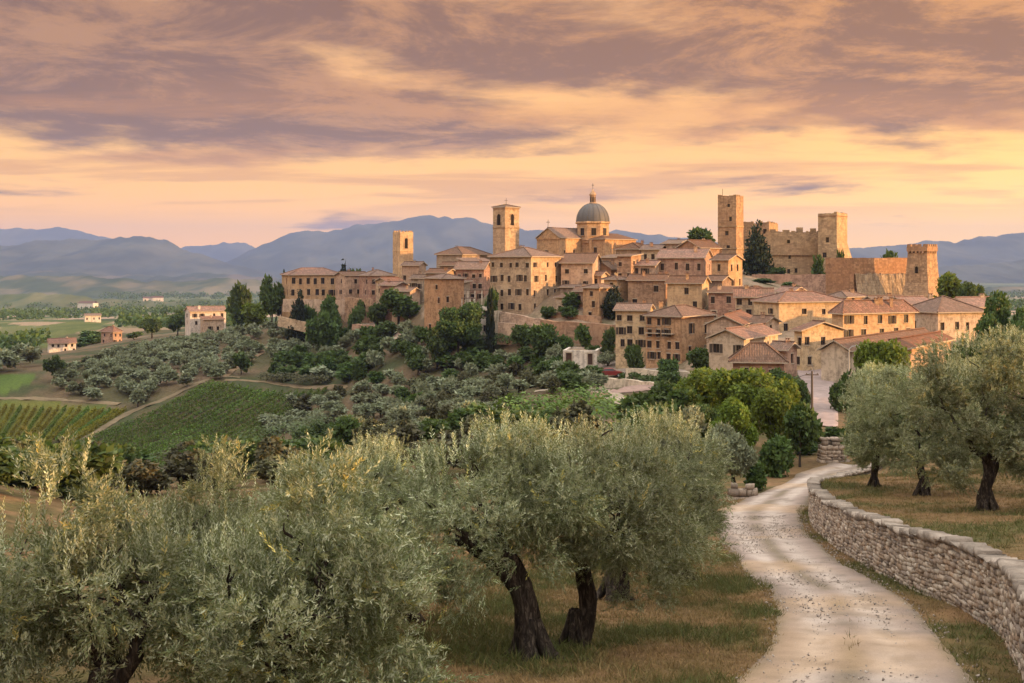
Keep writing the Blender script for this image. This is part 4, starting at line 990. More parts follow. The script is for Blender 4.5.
# ---- the small houses packed between them
for a in [
 ('little stone house under the cathedral apse with a brown lean-to roof', 600, 622, 632, 280, 258, 285, 28, 'shedL', 0.7, (2, 2), (1, 1), 'tan', 'brown'),
 ('pale little house with a white wall beside the low gabled house', 590, 601, 607, 258, 276, 300, 30, 'gableL', 0.8, (1, 2), (1, 1), 'cream', 'old'),
 ('tiny sunlit house stepping down beside the cypress slope', 604, 617, 628, 248, 280, 306, 40, 'hip', 0.7, (1, 2), (1, 2), 'gold', 'old'),
 ('stone house with a red roof edge above the plain stone house', 634, 655, 662, 262, 266, 288, 22, 'gableL', 1.0, (3, 2), (1, 1), 'rose', 'red'),
 ('narrow tan house joining the plain stone house and the drainpipe house', 652, 666, 672, 248, 278, 300, 28, 'gableR', 0.8, (1, 2), (1, 2), 'tan', 'old'),
 ('small grey house below the orange gable house', 706, 722, 731, 244, 281, 300, 34, 'gableL', 0.9, (2, 1), (1, 1), 'grey', 'old'),
 ('house with a short roof behind the long low house', 742, 757, 768, 238, 292, 312, 34, 'hip', 0.9, (1, 1), (1, 1), 'tan', 'old'),
 ('small house at the foot of the castle terrace wall', 776, 792, 806, 236, 293, 310, 40, 'gableL', 1.0, (2, 1), (1, 1), 'rose', 'red'),
 ('house with a mossy roof pressed against the bastion foot', 826, 846, 866, 226, 298, 320, 44, 'hip', 1.0, (2, 1), (2, 1), 'tan', 'old'),
 ('long house with a low brown roof under the bastion', 862, 876, 908, 222, 303, 322, 60, 'gableR', 1.1, (1, 1), (3, 1), 'rose', 'brown'),
 ('rose house between the gabled house and the corner house', 748, 764, 779, 196, 324, 346, 36, 'gableL', 1.0, (2, 2), (1, 2), 'rose', 'old'),
 ('low shed with a patched roof beside the small gabled house', 744, 757, 775, 182, 336, 352, 48, 'shedR', 0.9, (1, 1), (1, 1), 'tan', 'red'),
 ('low roof between the sagging roof and the ochre gabled house', 770, 786, 797, 160, 351, 368, 34, 'gableL', 0.9, (1, 1), (1, 1), 'rose', 'old'),
 ('flat fronted house in shade beside the long retaining wall', 574, 586, 592, 246, 292, 318, 22, 'gableL', 0.8, (1, 2), (0, 0), 'rose', 'old'),
 ('house with a pale upper wall beside the great palazzo corner', 556, 572, 580, 246, 298, 318, 28, 'shedL', 0.6, (2, 1), (1, 1), 'cream', 'old'),
 ('stacked house with a small terrace below the dark eaved rose house', 560, 584, 592, 251, 288, 308, 18, 'shedL', 0.7, (3, 1), (1, 1), 'grey', 'brown'),
 ('dark stone house wedged between the terraces and the broad hipped house', 440, 456, 464, 292, 266, 290, 30, 'gableL', 0.8, (2, 2), (1, 1), 'brown', 'old'),
 ('grey house with a flat eave beside the stepped house', 448, 460, 470, 270, 284, 306, 36, 'shedL', 0.6, (2, 2), (1, 1), 'grey', 'brown'),
 ('low pink house above the dark trees of the terrace', 380, 396, 408, 300, 286, 306, 40, 'gableL', 0.9, (2, 1), (1, 1), 'rose', 'red')]: house(*a, chim=0 if len(a[0]) % 2 else 1, drop=0.2)

# ---- front row
def balconies(q):
    p0, p1 = q['pl'], q['pc']; u = (p1 - p0).normalized(); n = Vector((u.y, -u.x, 0))
    for (f0, f1, zz) in ((0.04, 0.40, 4.9), (0.50, 0.80, 4.9)):
        b = MB(); o = Vector((p0.x, p0.y, q['zB'] + zz)) + u * (f0 * q['w1']); L = (f1 - f0) * q['w1']
        b.box(o + n * 0.003, u * L, n * 0.8, (0, 0, -0.12), 0)
        b.box(o + n * 0.76 + Vector((0, 0, 0.85)), u * L, n * 0.05, (0, 0, 0.05), 1)
        for k in range(int(L / 0.16)): b.box(o + n * 0.77 + u * (0.05 + k * 0.16), u * 0.025, n * 0.025, (0, 0, 0.85), 1)
        b.build('balcony', [M_SILL, M_IRON], q['t'], q['org'])
house('three storey ochre house with two windows a floor next to the balconied house', 615.6, 647.5, 653, 208, 311.3, 351, 14, 'gableL', 1.0, (3, 3), (0, 0), 'gold', 'old', drop=0.12, chim=1)
house('three storey house with iron balconies and a sunlit blank end wall', 646, 681.5, 714, 201, 317.4, 364, 40, 'hip', 1.6, (4, 4), (2, 2), 'gold', 'old', extra=balconies, drop=0.12, chim=1, wh=1.7, ww=0.8)
house('small gabled house facing the street with one brown window', 706.5, 741.5, 757, 188, 326, 352, 18, 'gableR', 1.5, (1, 1), (2, 1), 'rose', 'red', ww=1.1, wh=1.4, drop=0, chim=0)
house('low wing with a pale gable in front of the gabled house', 709, 744, 778, 168, 340, 360, 30, 'gableR', 1.3, (2, 1), (2, 1), 'cream', 'red', chim=1)
house('house with a great sagging roof of mossy tiles beside the lane', 733, 784, 797.5, 147, 363.6, 385, 10, 'hip', 2.1, (3, 1), (1, 1), 'rose', 'old', over=0.5, chim=0)
house('tall corner house with hipped roof and two small windows above the lane', 774, 779, 846, 207, 303, 352, 70, 'hip', 1.6, (1, 3), (4, 3), 'gold', 'red', drop=0.35, chim=2, w1=8)
def canopy_door(q):
    p0, p1 = q['pc'], q['pr']; u = (p1 - p0).normalized(); n = Vector((u.y, -u.x, 0)); b = MB()
    o = Vector((p0.x, p0.y, q['zB'] + 2.45)) + u * (q['w2'] * 0.58); b.box(o + n * 0.003, u * 1.9, n * 0.9, (0, 0, 0.09)); b.build('door_canopy', M_SILL, q['t'], q['org'])
house('ochre gabled house at the end of the lane with a brown door under a canopy', 794.3, 802, 843, 168, 331.5, 371, 66, 'gableL', 1.15, (1, 2), (3, 2), 'gold', 'red', w1=None, drop=0.35, extra=canopy_door, doors=((1, 0.72, 1.3, 2.3),), chim=0, ww=0.8, wh=1.1)
house('wide golden house with a big hipped roof and a cluster of chimneys', 832, 843, 915, 190, 314.6, 342, 64, 'hip', 1.9, (1, 1), (5, 2), 'gold', 'red', drop=0.15, chim=3, ww=0.95, wh=1.3)
house('small golden house tucked between the wide house and the bastion tower', 906, 911, 936, 208, 305.4, 335, 66, 'gableR', 1.2, (1, 2), (2, 2), 'gold', 'red', w1=7, chim=0)
house('cream house with three dark windows and a sloping roof by the last trees', 934, 938, 985, 196, 313.4, 336, 70, 'hip', 2.4, (1, 1), (4, 1), 'cream', 'old', w1=9, drop=0.1, chim=1, ww=0.8)
house('low pale house with a tiled roof behind the dark conifer', 966, 972, 1006, 214, 308, 330, 66, 'gableR', 1.6, (1, 1), (3, 1), 'cream', 'red', w1=7)
house('long barn with one great mossy roof slope rising past the lane', 842, 849, 936, 152, 352, 369, 37, 'gableR', 1.3, (0, 0), (6, 1), 'cream', 'old', w1=3.6, chim=0, drop=0.4)
house('barn with a plain pale side wall and a red roof above the olives', 893, 903, 951, 137, 350, 372, 34, 'gableR', 0.9, (0, 0), (3, 1), 'rose', 'red', w1=2.8, chim=0, drop=0.7)
# ---- white pavilion, terrace ruins
def pav(q):
    p0, p1 = q['pl'], q['pc']
    for k in range(4): pass
house('low white pavilion with wide dark doorways below the retaining wall', 563, 597, 602, 214, 350.5, 365, 10, 'flat', 0, (0, 0), (0, 0), 'white', name='pavilion', cat='pavilion', doors=((0, 0.17, 1.0, 2.0), (0, 0.52, 2.4, 2.1), (0, 0.80, 0.8, 1.9)), parapet=0.3)
house('narrow cream ruin with one empty window beside the dark cypress', 480, 489, 492, 250, 307, 335, 14, 'flat', 0, (1, 2), (0, 0), 'white', name='ruined_house', cat='ruin', parapet=0.4, drop=0)
house('cream garden pillar house standing by the rose retaining wall', 494, 499, 502, 249, 311, 334, 20, 'flat', 0, (0, 0), (0, 0), 'cream', name='garden_house', cat='ruin', parapet=0.2)
def pergola(label, px0, px1, y, d, h):
    a, b_ = P(px0, y, d), P(px1, y, d); L = (b_ - a).length; t = thing('pergola', label, 'pergola', a - Vector((0, 0, h)))
    m = MB(); m.box((-0.2, -0.2, h), (L + 0.4, 0, 0), (0, 2.4, 0), (0, 0, 0.14)); m.build('roof', TILE['brown'], t, (0, 0, 0))
    for k in range(4):
        p = MB(); p.lathe((L * k / 3, 0, 0), [(0.14, -1.0), (0.14, h - 0.01)], 8); p.build('post', ST['white'], t, (0, 0, 0))
pergola('dark roofed pergola on white posts beside the great palazzo', 468, 489, 290.5, 262, 2.0)
pergola('small low pergola below the terrace house in the trees', 462, 474, 298.5, 258, 1.6)

# ---- castle
def ragged_top(p0, p1, z, b, rs, seg=0.9, amp=0.5):
    """broken crest of stones along a wall top"""
    u = (p1 - p0); L = u.length; u = u / L; n = Vector((u.y, -u.x, 0)); s = 0.0
    while s < L - 0.05:
        ln = min(rs.uniform(0.4, seg), L - s); h = rs.uniform(0.02, amp)
        b.box(p0 + u * s - n * 0.7 + Vector((0, 0, z - 0.01)), u * ln, n * 0.698, (0, 0, h)); s += ln
def keep(q):
    rs = random.Random(8)
    for p0, p1 in ((q['pl'], q['pc']), (q['pc'], q['pr']), (q['pr'], q['pb']), (q['pb'], q['pl'])): ragged_top(p0, p1, q['zE'], q['b'], rs, 1.3, 0.5)
    cornice(lambda k: [k['zE'] - 7.6, k['zE'] - 13.2], 0.28, 0.14)(q)
    b = MB(); p = q['pb']; b.tube([(p.x - 1, p.y - 1.5, q['zE'] - 0.8), (p.x - 1, p.y - 1.5, q['zE'] + 2.2)], 0.05, 6); b.build('mast', M_IRON, q['t'], q['org'])
house('tall square castle keep rising above the trees', 717.8, 736.2, 743.5, 308, 196.2, 268, 26, 'flat', 0, (1, 5), (0, 0), 'castle', name='castle_keep', cat='tower', parapet=0.8, extra=keep, drop=0.45, ww=0.8, wh=1.1, style='slit')
house('ruined castle palace with a sunlit end wall next to the keep', 742, 769, 778, 322, 223.4, 250, 24, 'flat', 0, (3, 2), (1, 1), 'castle', name='castle_palace', cat='castle', parapet=1.0, drop=0.4, style='slit',
      extra=lambda q: [ragged_top(a, c, q['zE'], q['b'], q['rs'], 1.2, 0.6) for a, c in ((q['pl'], q['pc']), (q['pc'], q['pr']))])
def curtain(q):
    rs = random.Random(12)
    merlons(q['b'], q['pl'], q['pc'], q['zE'], 1.7, 1.4, 1.2, 0.8, ragged=0.75, rs=rs); ragged_top(q['pl'], q['pc'], q['zE'], q['b'], rs, 1.0, 0.35)
    cornice(lambda k: k['zE'] - 5.6, 0.3, 0.35, ('lc',))(q)
house('long ruined castle curtain wall with crumbling merlons', 766, 820, 823, 300, 232.2, 277, 8, 'flat', 0, (6, 3), (0, 0), 'castle', name='castle_curtain_wall', cat='castle wall', w2=2.2, extra=curtain, drop=0.55, ww=0.7, wh=1.1, style='slit')
def east_tower(q):
    rs = random.Random(15)
    for p0, p1 in ((q['pl'], q['pc']), (q['pc'], q['pr'])): ragged_top(p0, p1, q['zE'], q['b'], rs, 1.6, 0.35)
    # battered foot
    b = q['b']; z1 = (HY - 243) / F * 292; z0 = q['zlow']; o = 3.4
    c, r, k = q['pc'], q['pr'], q['pb']; ur, ul = q['ur'], q['ul']; Z = lambda p, z: Vector((p.x, p.y, z))
    c0, r0_, k0 = c + ul * -0.6 - ur * 0.02, r + ur * o * 0.5 - ul * o, k + ur * o
    n1 = -ul
    b.face([Z(c, z0) + n1 * 1.2, Z(r, z0) + n1 * o + ur * o, Z(r, z1) + n1 * 0.004, Z(c, z1) + n1 * 0.004], [(0, 0), (6, 0), (6, 6), (0, 6)])
    b.face([Z(r, z0) + n1 * o + ur * o, Z(k, z0) + ur * o, Z(k, z1), Z(r, z1) + n1 * 0.004], [(0, 0), (6, 0), (6, 6), (0, 6)])
    b.face([Z(c, z0), Z(c, z0) + n1 * 1.2, Z(c, z1) + n1 * 0.004], [(0, 0), (1, 0), (1, 6)])
    cornice(lambda k: k['zE'] - 0.7, 0.2, 0.1)(q)
house('stout castle tower with a glowing side and a sloping battered foot', 818, 836.8, 847.3, 292, 213.2, 262, 34, 'flat', 0, (1, 3), (0, 0), 'castle', name='castle_tower', cat='tower', parapet=0.8, extra=east_tower, drop=0.3, ww=0.9, wh=1.2, style='slit')
def bastion(q):
    rs = random.Random(19)
    for p0, p1 in ((q['pl'], q['pc']), (q['pc'], q['pr'])): ragged_top(p0, p1, q['zE'], q['b'], rs, 2.5, 0.16)
    p0, p1 = q['pc'], q['pr']; b = MB(); u = (p1 - p0).normalized(); n = Vector((u.y, -u.x, 0)); zt = q['zE'] - 3.4; zb = q['zB'] - 2.0; o = 2.0
    Z = lambda p, z: Vector((p.x, p.y, z)); L = (p1 - p0).length
    # rough battered foot, uneven along its length
    N_ = 40
    def bp(k, h):
        s = L * k / N_; jut = 0.35 + o * (1 - h) + rs.uniform(-0.3, 0.3)
        return p0 + u * s + n * jut + Vector((0, 0, zb + (zt - zb) * h + (rs.uniform(-0.35, 0.35) if h == 1 else 0)))
    G = [[bp(k, h) for k in range(N_ + 1)] for h in (0, 0.25, 0.5, 0.75, 1)]
    for j in range(4):
        for k in range(N_): b.face([G[j][k], G[j][k + 1], G[j + 1][k + 1], G[j + 1][k]], [(k, j * 1.5), (k + 1, j * 1.5), (k + 1, j * 1.5 + 1.5), (k, j * 1.5 + 1.5)])
    for k in range(N_): b.face([G[4][k], G[4][k + 1], p0 + u * (L * (k + 1) / N_) + Vector((0, 0, zt)), p0 + u * (L * k / N_) + Vector((0, 0, zt))], [(0, 0), (1, 0), (1, .3), (0, .3)])
    b.build('rough_foot', ST['brown'], q['t'], q['org'])
house('massive castle bastion with a sunlit upper wall and rough foot', 825.5, 853.5, 909, 262, 258.2, 304, 58, 'flat', 0, (0, 0), (0, 0), 'castle', name='castle_bastion', cat='castle wall', extra=bastion)
def flare(q):
    """corner tower flaring out toward its foot, corbelled battlements on top"""
    b = MB(); Z = lambda p, z: Vector((p.x, p.y, z)); zb = q['zlow']; zt = q['zE'] - 1.35; zm = zb + (zt - zb) * 0.55
    cen = (q['pc'] + q['pb']) / 2; ring = [q['pl'], q['pc'], q['pr'], q['pb']]
    def rg(k, z): return [Z(cen + (p - cen) * k, z) for p in ring]
    R0, R1, R2 = rg(1.75, zb), rg(1.10, zm), rg(0.93, zt)
    for (a, c) in ((R0, R1), (R1, R2)):
        for k in range(4):
            k2 = (k + 1) % 4; w_ = (a[k] - a[k2]).length; b.face([a[k], a[k2], c[k2], c[k]], [(0, a[k].z), (w_, a[k].z), (w_, c[k].z), (0, c[k].z)])
    b.build('battered_wall', ST['castle'], q['t'], q['org'])
    cb = MB(); rs = random.Random(3)
    for p0, p1 in ((q['pl'], q['pc']), (q['pc'], q['pr']), (q['pr'], q['pb']), (q['pb'], q['pl'])):
        u = (p1 - p0).normalized(); n = Vector((u.y, -u.x, 0)); L = (p1 - p0).length
        for k in range(int(L / 0.8)): cb.box(Z(p0, zt - 0.1) + u * (0.2 + k * 0.8) - n * 0.5, u * 0.35, n * 0.49, (0, 0, 0.55))
        merlons(cb, p0, p1, q['zE'], 0.6, 0.45, 0.5, 0.35, rs=rs)
    cb.build('battlement', ST['castle'], q['t'], q['org'])
def flare_house():
    pl, pc, pr, pb, w1, w2 = corners(906.6, 927.3, 937.8, 256, 42)
    zE = (HY - 246.4) / F * 256; zlow = min(tz(p.x, p.y) for p in (pl, pc, pr, pb)) - 1.5; org = Vector((pc.x, pc.y, (HY - 303) / F * 256))
    t = thing('castle_tower', 'flaring castle corner tower with a ring of battlements at the end of the bastion', 'tower', org)
    q = dict(t=t, b=None, org=org, pl=pl, pc=pc, pr=pr, pb=pb, zE=zE, zlow=zlow, st='castle', ul=(pl - pc).normalized(), ur=(pr - pc).normalized(), w1=w1, w2=w2)
    b = MB(); zt = zE - 1.0; Z = lambda p, z: Vector((p.x, p.y, z))
    for p0, p1 in ((pl, pc), (pc, pr), (pr, pb), (pb, pl)): facade(b, p0, p1, zt, zE, [])
    b.face([Z(p, zt) for p in (pb, pr, pc, pl)], [(0, 0), (3, 0), (3, 3), (0, 3)]); b.face([Z(p, zE - 0.3) for p in (pl, pc, pr, pb)], [(0, 0), (3, 0), (3, 3), (0, 3)])
    b.build('parapet', ST['castle'], t, org); flare(q)
    q2 = dict(q); cen = (pc + pb) / 2
    for k_ in ('pl', 'pc', 'pr', 'pb'): q2[k_] = cen + (q[k_] - cen) * 1.05
    arch_open(q2, 'lc', 0.5, zE - 5.6, 0.7, 1.1)
flare_house()

# ---- retaining walls
def wall(label, a, b_, d0, d1, y0, y1, h0, h1, st='tan', th=0.7, name='retaining_wall', arches=(), seed=1):
    """straight wall seen from pixel a to b_ along its top"""
    p0, p1 = P(a, y0, d0), P(b_, y1, d1); u = Vector((p1.x - p0.x, p1.y - p0.y, 0)); L = u.length; u /= L; n = Vector((u.y, -u.x, 0)); rs = random.Random(seed)
    m = MB(); N_ = max(4, int(L / 1.5)); org = Vector((p0.x, p0.y, p0.z - h0)); wob = [rs.uniform(-0.12, 0.12) for _ in range(N_ + 1)]; jut = [rs.uniform(-0.06, 0.06) for _ in range(N_ + 1)]
    def pt(k, top, back): 
        f = k / N_; z = p0.z + (p1.z - p0.z) * f + wob[k] if top else p0.z - h0 + (p1.z - h1 - p0.z + h0) * f - 1.2
        return Vector((p0.x + u.x * L * f, p0.y + u.y * L * f, z)) + n * (jut[k] if not back else -th) + (n * 0.25 if not top and not back else Vector())
    for k in range(N_):
        a0, b0, c0, d0_ = pt(k, 0, 0), pt(k + 1, 0, 0), pt(k + 1, 1, 0), pt(k, 1, 0); s0, s1 = L * k / N_, L * (k + 1) / N_
        m.face([a0, b0, c0, d0_], [(s0, a0.z), (s1, b0.z), (s1, c0.z), (s0, d0_.z)])
        m.face([d0_, c0, pt(k + 1, 1, 1), pt(k, 1, 1)], [(s0, 0), (s1, 0), (s1, th), (s0, th)])
        m.face([pt(k + 1, 0, 1), pt(k, 0, 1), pt(k, 1, 1), pt(k + 1, 1, 1)], [(s1, 0), (s0, 0), (s0, 3), (s1, 3)])
    m.face([pt(0, 0, 1), pt(0, 0, 0), pt(0, 1, 0), pt(0, 1, 1)], [(0, 0), (th, 0), (th, 3), (0, 3)]); m.face([pt(N_, 0, 0), pt(N_, 0, 1), pt(N_, 1, 1), pt(N_, 1, 0)], [(0, 0), (th, 0), (th, 3), (0, 3)])
    t = thing(name, label, 'wall', org) if arches else None
    if t is None:
        return tag(m.build(name, ST[st], None, org), label, 'wall')
    m.build('masonry', ST[st], t, org)
    q = dict(pl=Vector((p0.x, p0.y, 0)) + n * 0.3, pc=Vector((p1.x, p1.y, 0)) + n * 0.3, st=st, t=t, org=org)
    for (s, zz, w_, h_) in arches: arch_open(q, 'lc', s, org.z + zz, w_, h_)
wall('tall retaining wall with small arched niches under the town terrace', 540, 616, 236, 222, 320, 325, 4.4, 4.2, 'tan', arches=((0.13, 0.0, 0.8, 1.2), (0.27, 0.0, 0.8, 1.1), (0.90, 0.1, 1.0, 1.5)), seed=2)
wall('rose coloured retaining wall under the great palazzo', 500, 545, 249, 240, 311.5, 320, 2.8, 1.6, 'rose', seed=3)
wall('lower terrace wall above the clipped hedge', 498, 546, 246, 236, 322, 326, 3.2, 3.0, 'rose', seed=4)
wall('castle terrace wall above the dark shrubs', 752, 828, 290, 282, 274.5, 274.5, 3.2, 3.2, 'rose', seed=5)
wall('arched town wall below the plain stone house', 345, 371, 322, 316, 297.5, 299, 5.2, 5.0, 'tan', arches=((0.75, 0.6, 1.7, 2.4),), seed=6)
wall('pale garden wall below the ochre palazzo', 283, 346, 342, 332, 298.8, 300, 2.4, 2.6, 'cream', seed=7)
wall('low wall along the lane at the foot of the town ridge', 352, 406, 310, 300, 324, 327, 1.6, 1.6, 'rose', seed=8)
wall('short stone wall on the slope below the pale garden wall', 278, 310, 330, 326, 316, 323, 1.5, 1.5, 'tan', seed=9)
wall('long low wall along the car park', 597, 660, 192, 178, 377, 383, 1.0, 1.0, 'cream', seed=10)
wall('low field wall below the car park', 590, 655, 172, 164, 392, 399, 1.0, 1.0, 'tan', seed=11)
wall('pale wall at the foot of the balconied house', 626, 708, 196, 186, 368, 374, 1.0, 1.0, 'cream', seed=12)
wall('yellowish terrace wall of the lane beside the barns', 843, 868, 170, 166, 358, 362, 2.5, 2.6, 'gold', seed=13)

wall('upper terrace wall below the flat fronted house', 552, 600, 244, 238, 312, 317, 2.0, 2.2, 'tan', seed=21)
wall('weathered wall on the grassy slope under the flaring tower', 915, 985, 238, 222, 305, 312, 1.8, 1.8, 'tan', seed=22)
# ---- specks of farmhouses far out in the valley
_frs = random.Random(6)
for px_f, py_f, d_f in [(88, 306, 2600), (96, 303, 2900), (150, 300, 3300), (158, 301, 3300), (290, 296, 3600), (300, 297, 3500), (312, 298, 3400), (312, 300, 3200)]:
    xf = (px_f - CX) / F * d_f; zf = tz(xf, d_f); w_f, l_f, h_f = _frs.uniform(12, 20), _frs.uniform(16, 42), _frs.uniform(7, 12)
    t_f = thing('distant_farmhouse', 'pale farmhouse standing as a speck far out in the hazy valley', 'house', (xf, d_f, zf + 2.0), 'far houses in the hazy valley', _frs.uniform(-0.6, 0.6))
    fb = MB(); fb.box((-l_f / 2, -w_f / 2, -12), (l_f, 0, 0), (0, w_f, 0), (0, 0, 12 + h_f)); fb.build('wall', ST['white'], t_f, (0, 0, 0))
    fr = MB(); r0, r1 = Vector((-l_f / 2 - .5, 0, h_f + 4)), Vector((l_f / 2 + .5, 0, h_f + 4))
    for sg in (-1, 1):
        e0, e1 = Vector((-l_f / 2 - .5, sg * (w_f / 2 + .5), h_f - 0.2)), Vector((l_f / 2 + .5, sg * (w_f / 2 + .5), h_f - 0.2)); slab(fr, [e0, e1, r1, r0][::-sg], 0.3)
    fr.build('roof', TILE['red'], t_f, (0, 0, 0))

# ---- cars
def car(label, px, py, d, rz, paint):
    g = P(px, py, d); g.z = tz(g.x, g.y) + 0.12
    t = thing('parked_car', label, 'car', g, None, rz)
    pm = plain('car_paint', paint, 0.35, 0.5, 0.03)
    prof = [(-2.05, 0.35), (-2.1, 0.75), (-1.95, 0.95), (-1.5, 1.02), (-1.0, 1.42), (0.35, 1.45), (1.0, 1.02), (1.85, 0.88), (2.08, 0.65), (2.05, 0.35)]
    b = MB(); W = 0.82
    for k in range(len(prof)):
        k2 = (k + 1) % len(prof); w0 = W * (0.82 if prof[k][1] > 1.1 else 1); w1_ = W * (0.82 if prof[k2][1] > 1.1 else 1)
        b.face([(prof[k][0], -w0, prof[k][1]), (prof[k][0], w0, prof[k][1]), (prof[k2][0], w1_, prof[k2][1]), (prof[k2][0], -w1_, prof[k2][1])])
    for s in (-1, 1):
        lo = [p for p in prof if p[1] < 1.1]
        b.face([(x, s * W, z) for x, z in (lo if s > 0 else lo[::-1])])
        up = [(-1.5, 1.02, 1), (-1.0, 1.42, .82), (0.35, 1.45, .82), (1.0, 1.02, 1)]
        b.face([(x, s * W * k, z) for x, z, k in (up if s > 0 else up[::-1])])
    b.build('body', pm, t, (0, 0, 0))
    for s in (-1, 1):
        wn = MB(); wn.face([(x, s * (W * k + 0.012), z) for x, z, k in ((-1.3, 1.07, .98), (-0.95, 1.36, .83), (0.3, 1.39, .83), (0.8, 1.07, .98))][::s]); wn.build('side_window', M_GLASS, t, (0, 0, 0))
        for x in (-1.3, 1.3):
            wh_ = MB(); wh_.tube([(x, s * 0.66, 0.32), (x, s * 0.86, 0.32)], 0.32, 14); wh_.tube([(x, s * 0.861, 0.32), (x, s * 0.88, 0.32)], 0.18, 10, 1); wh_.build('wheel', [M_IRON, M_STEEL], t, (0, 0, 0))
    ws = MB(); ws.face([(0.40, -0.62, 1.415), (0.40, 0.62, 1.415), (0.95, 0.74, 1.075), (0.95, -0.74, 1.075)][::-1]); ws.face([(-1.05, -0.62, 1.41), (-1.05, 0.62, 1.41), (-1.47, 0.74, 1.07), (-1.47, -0.74, 1.07)]); ws.build('windscreen', M_GLASS, t, (0, 0, 0))
car('white parked car beside the white pavilion', 562, 365, 210, R(8), (0.75, 0.72, 0.68))
car('dark red parked car below the retaining wall', 610, 368.5, 204, R(5), (0.25, 0.035, 0.03))

# ---- street lamp, poles, cables
def post(name, label, cat, px, d, ytop, r, m, lamp=False, arm=False):
    x = (px - CX) / F * d; z0 = tz(x, d); h = (HY - ytop) / F * d - z0
    t = thing(name, label, cat, (x, d, z0)); b = MB(); b.tube([(0, 0, -0.4), (0, 0, h * 0.5), (0, 0, h)], [r * 1.3, r * 1.1, r * 0.8], 8); b.build('pole', m, t, (0, 0, 0))
    if lamp:
        b = MB(); b.tube([(0, 0, h - 0.05), (0.25, -0.1, h + 0.25), (0.8, -0.3, h + 0.35)], 0.045, 6); b.build('arm', m, t, (0, 0, 0))
        b = MB(); b.lathe((0.95, -0.36, h + 0.2), [(0.02, 0.2), (0.16, 0.15), (0.24, 0.0), (0.20, -0.06), (0.0, -0.07)], 10); b.build('lamp_head', M_STEEL, t, (0, 0, 0))
    if arm:
        b = MB(); b.box((-0.7, -0.05, h - 0.45), (1.4, 0, 0), (0, 0.1, 0), (0, 0, 0.1)); 
        for k in (-0.55, 0, 0.55): b.lathe((k, 0, h - 0.35), [(0.04, 0), (0.05, 0.1), (0.02, 0.16), (0, 0.16)], 6)
        b.build('cross_arm', m, t, (0, 0, 0))
    return Vector((x, d, z0 + h))
pA = post('utility_pole', 'weathered utility pole carrying cables beside the lane', 'utility pole', 812, 128, 371, 0.11, M_POLE, arm=True)
post('street_lamp', 'tall steel street lamp above the bushes by the lane', 'street lamp', 849, 120, 349, 0.06, M_STEEL, lamp=True)
pB = post('utility_pole', 'utility pole standing among the olive trees on the slope', 'utility pole', 300, 130, 452, 0.09, M_POLE, arm=True)
def cable(label, a, b_, sag):
    m = MB(); pts = [a.lerp(b_, k / 24) - Vector((0, 0, sag * 4 * (k / 24) * (1 - k / 24))) for k in range(25)]; m.tube([p - a for p in pts], 0.022, 5)
    o = m.build('power_cable', M_IRON, None, (0, 0, 0)); o.location = a; tag(o, label, 'cable')
cable('sagging power cable running from the pole by the lane to the pole in the olives', pA + Vector((0, 0, -0.2)), pB + Vector((0, 0, -0.2)), 2.0)
cable('short power cable from the pole by the lane to the gabled house', pA + Vector((0.3, 0, -0.2)), P(806, 340, 169), 0.4)
# ------------------------------------------------------------------ vegetation
def unit(v): return v / np.maximum(np.linalg.norm(v, axis=-1, keepdims=True), 1e-9)
def leaves_mesh(name, c, axis, nrm, ln, wd, tint, m, bend=0.0):
    """one kite-shaped leaf per row: c base point, axis its direction, nrm its normal"""
    n = len(c); side = unit(np.cross(axis, nrm)); ln = np.asarray(ln)[:, None]; wd = np.asarray(wd)[:, None]
    v = np.empty((n, 4, 3))
    v[:, 0] = c; v[:, 1] = c + axis * ln * 0.45 + side * wd * 0.5 + nrm * ln * 0.06; v[:, 2] = c + axis * ln - nrm * ln * bend; v[:, 3] = c + axis * ln * 0.45 - side * wd * 0.5 + nrm * ln * 0.06
    tint = np.asarray(tint, float)
    if tint.ndim == 1: tint = np.repeat(tint[:, None], 3, 1)
    col = np.repeat(tint[:, None, :], 4, 1)
    return np_mesh(name, v.reshape(-1, 3), np.arange(n * 4).reshape(n, 4), m, col.reshape(-1, 3))
def pick_lobe(rg, lobes, n):
    w_ = np.array([(l[3] * l[4] + l[3] * l[5] + l[4] * l[5]) for l in lobes]); k = rg.choice(len(lobes), n, p=w_ / w_.sum())
    return np.array(lobes)[k]
def crown_points(rg, lobes, n, inner=0.45, up=0.0):
    L_ = pick_lobe(rg, lobes, n); dv = rg.normal(size=(n, 3)); dv[:, 2] += up; dv = unit(dv)
    r = np.where(rg.random(n) < 0.72, rg.uniform(0.82, 1.06, n), rg.uniform(inner, 0.9, n))
    return L_[:, :3] + dv * L_[:, 3:6] * r[:, None], unit(dv / L_[:, 3:6])
def card_crown(name, lobes, n, size, seed, m, tint=(0.55, 1.35), elong=1.7, flat=0.55, up=0.15):
    rg = np.random.default_rng(seed)
    p, o = crown_points(rg, lobes, n, up=up)
    nr = unit(o * flat + rg.normal(size=(n, 3)) * 0.6 + np.array([0, 0, 0.25])); ax = unit(np.cross(nr, rg.normal(size=(n, 3))))
    ax = unit(ax + np.array([0, 0, 0.25]))
    s = size * rg.uniform(0.6, 1.4, n)
    clump = 0.8 + 0.5 * fbm(p[:, 0] / size * 0.22 + p[:, 2] / size * 0.15, p[:, 1] / size * 0.22 + p[:, 2] / size * 0.11, seed)
    return leaves_mesh(name, p, ax, nr, s * elong, s, rg.uniform(*tint, n) * clump, m)
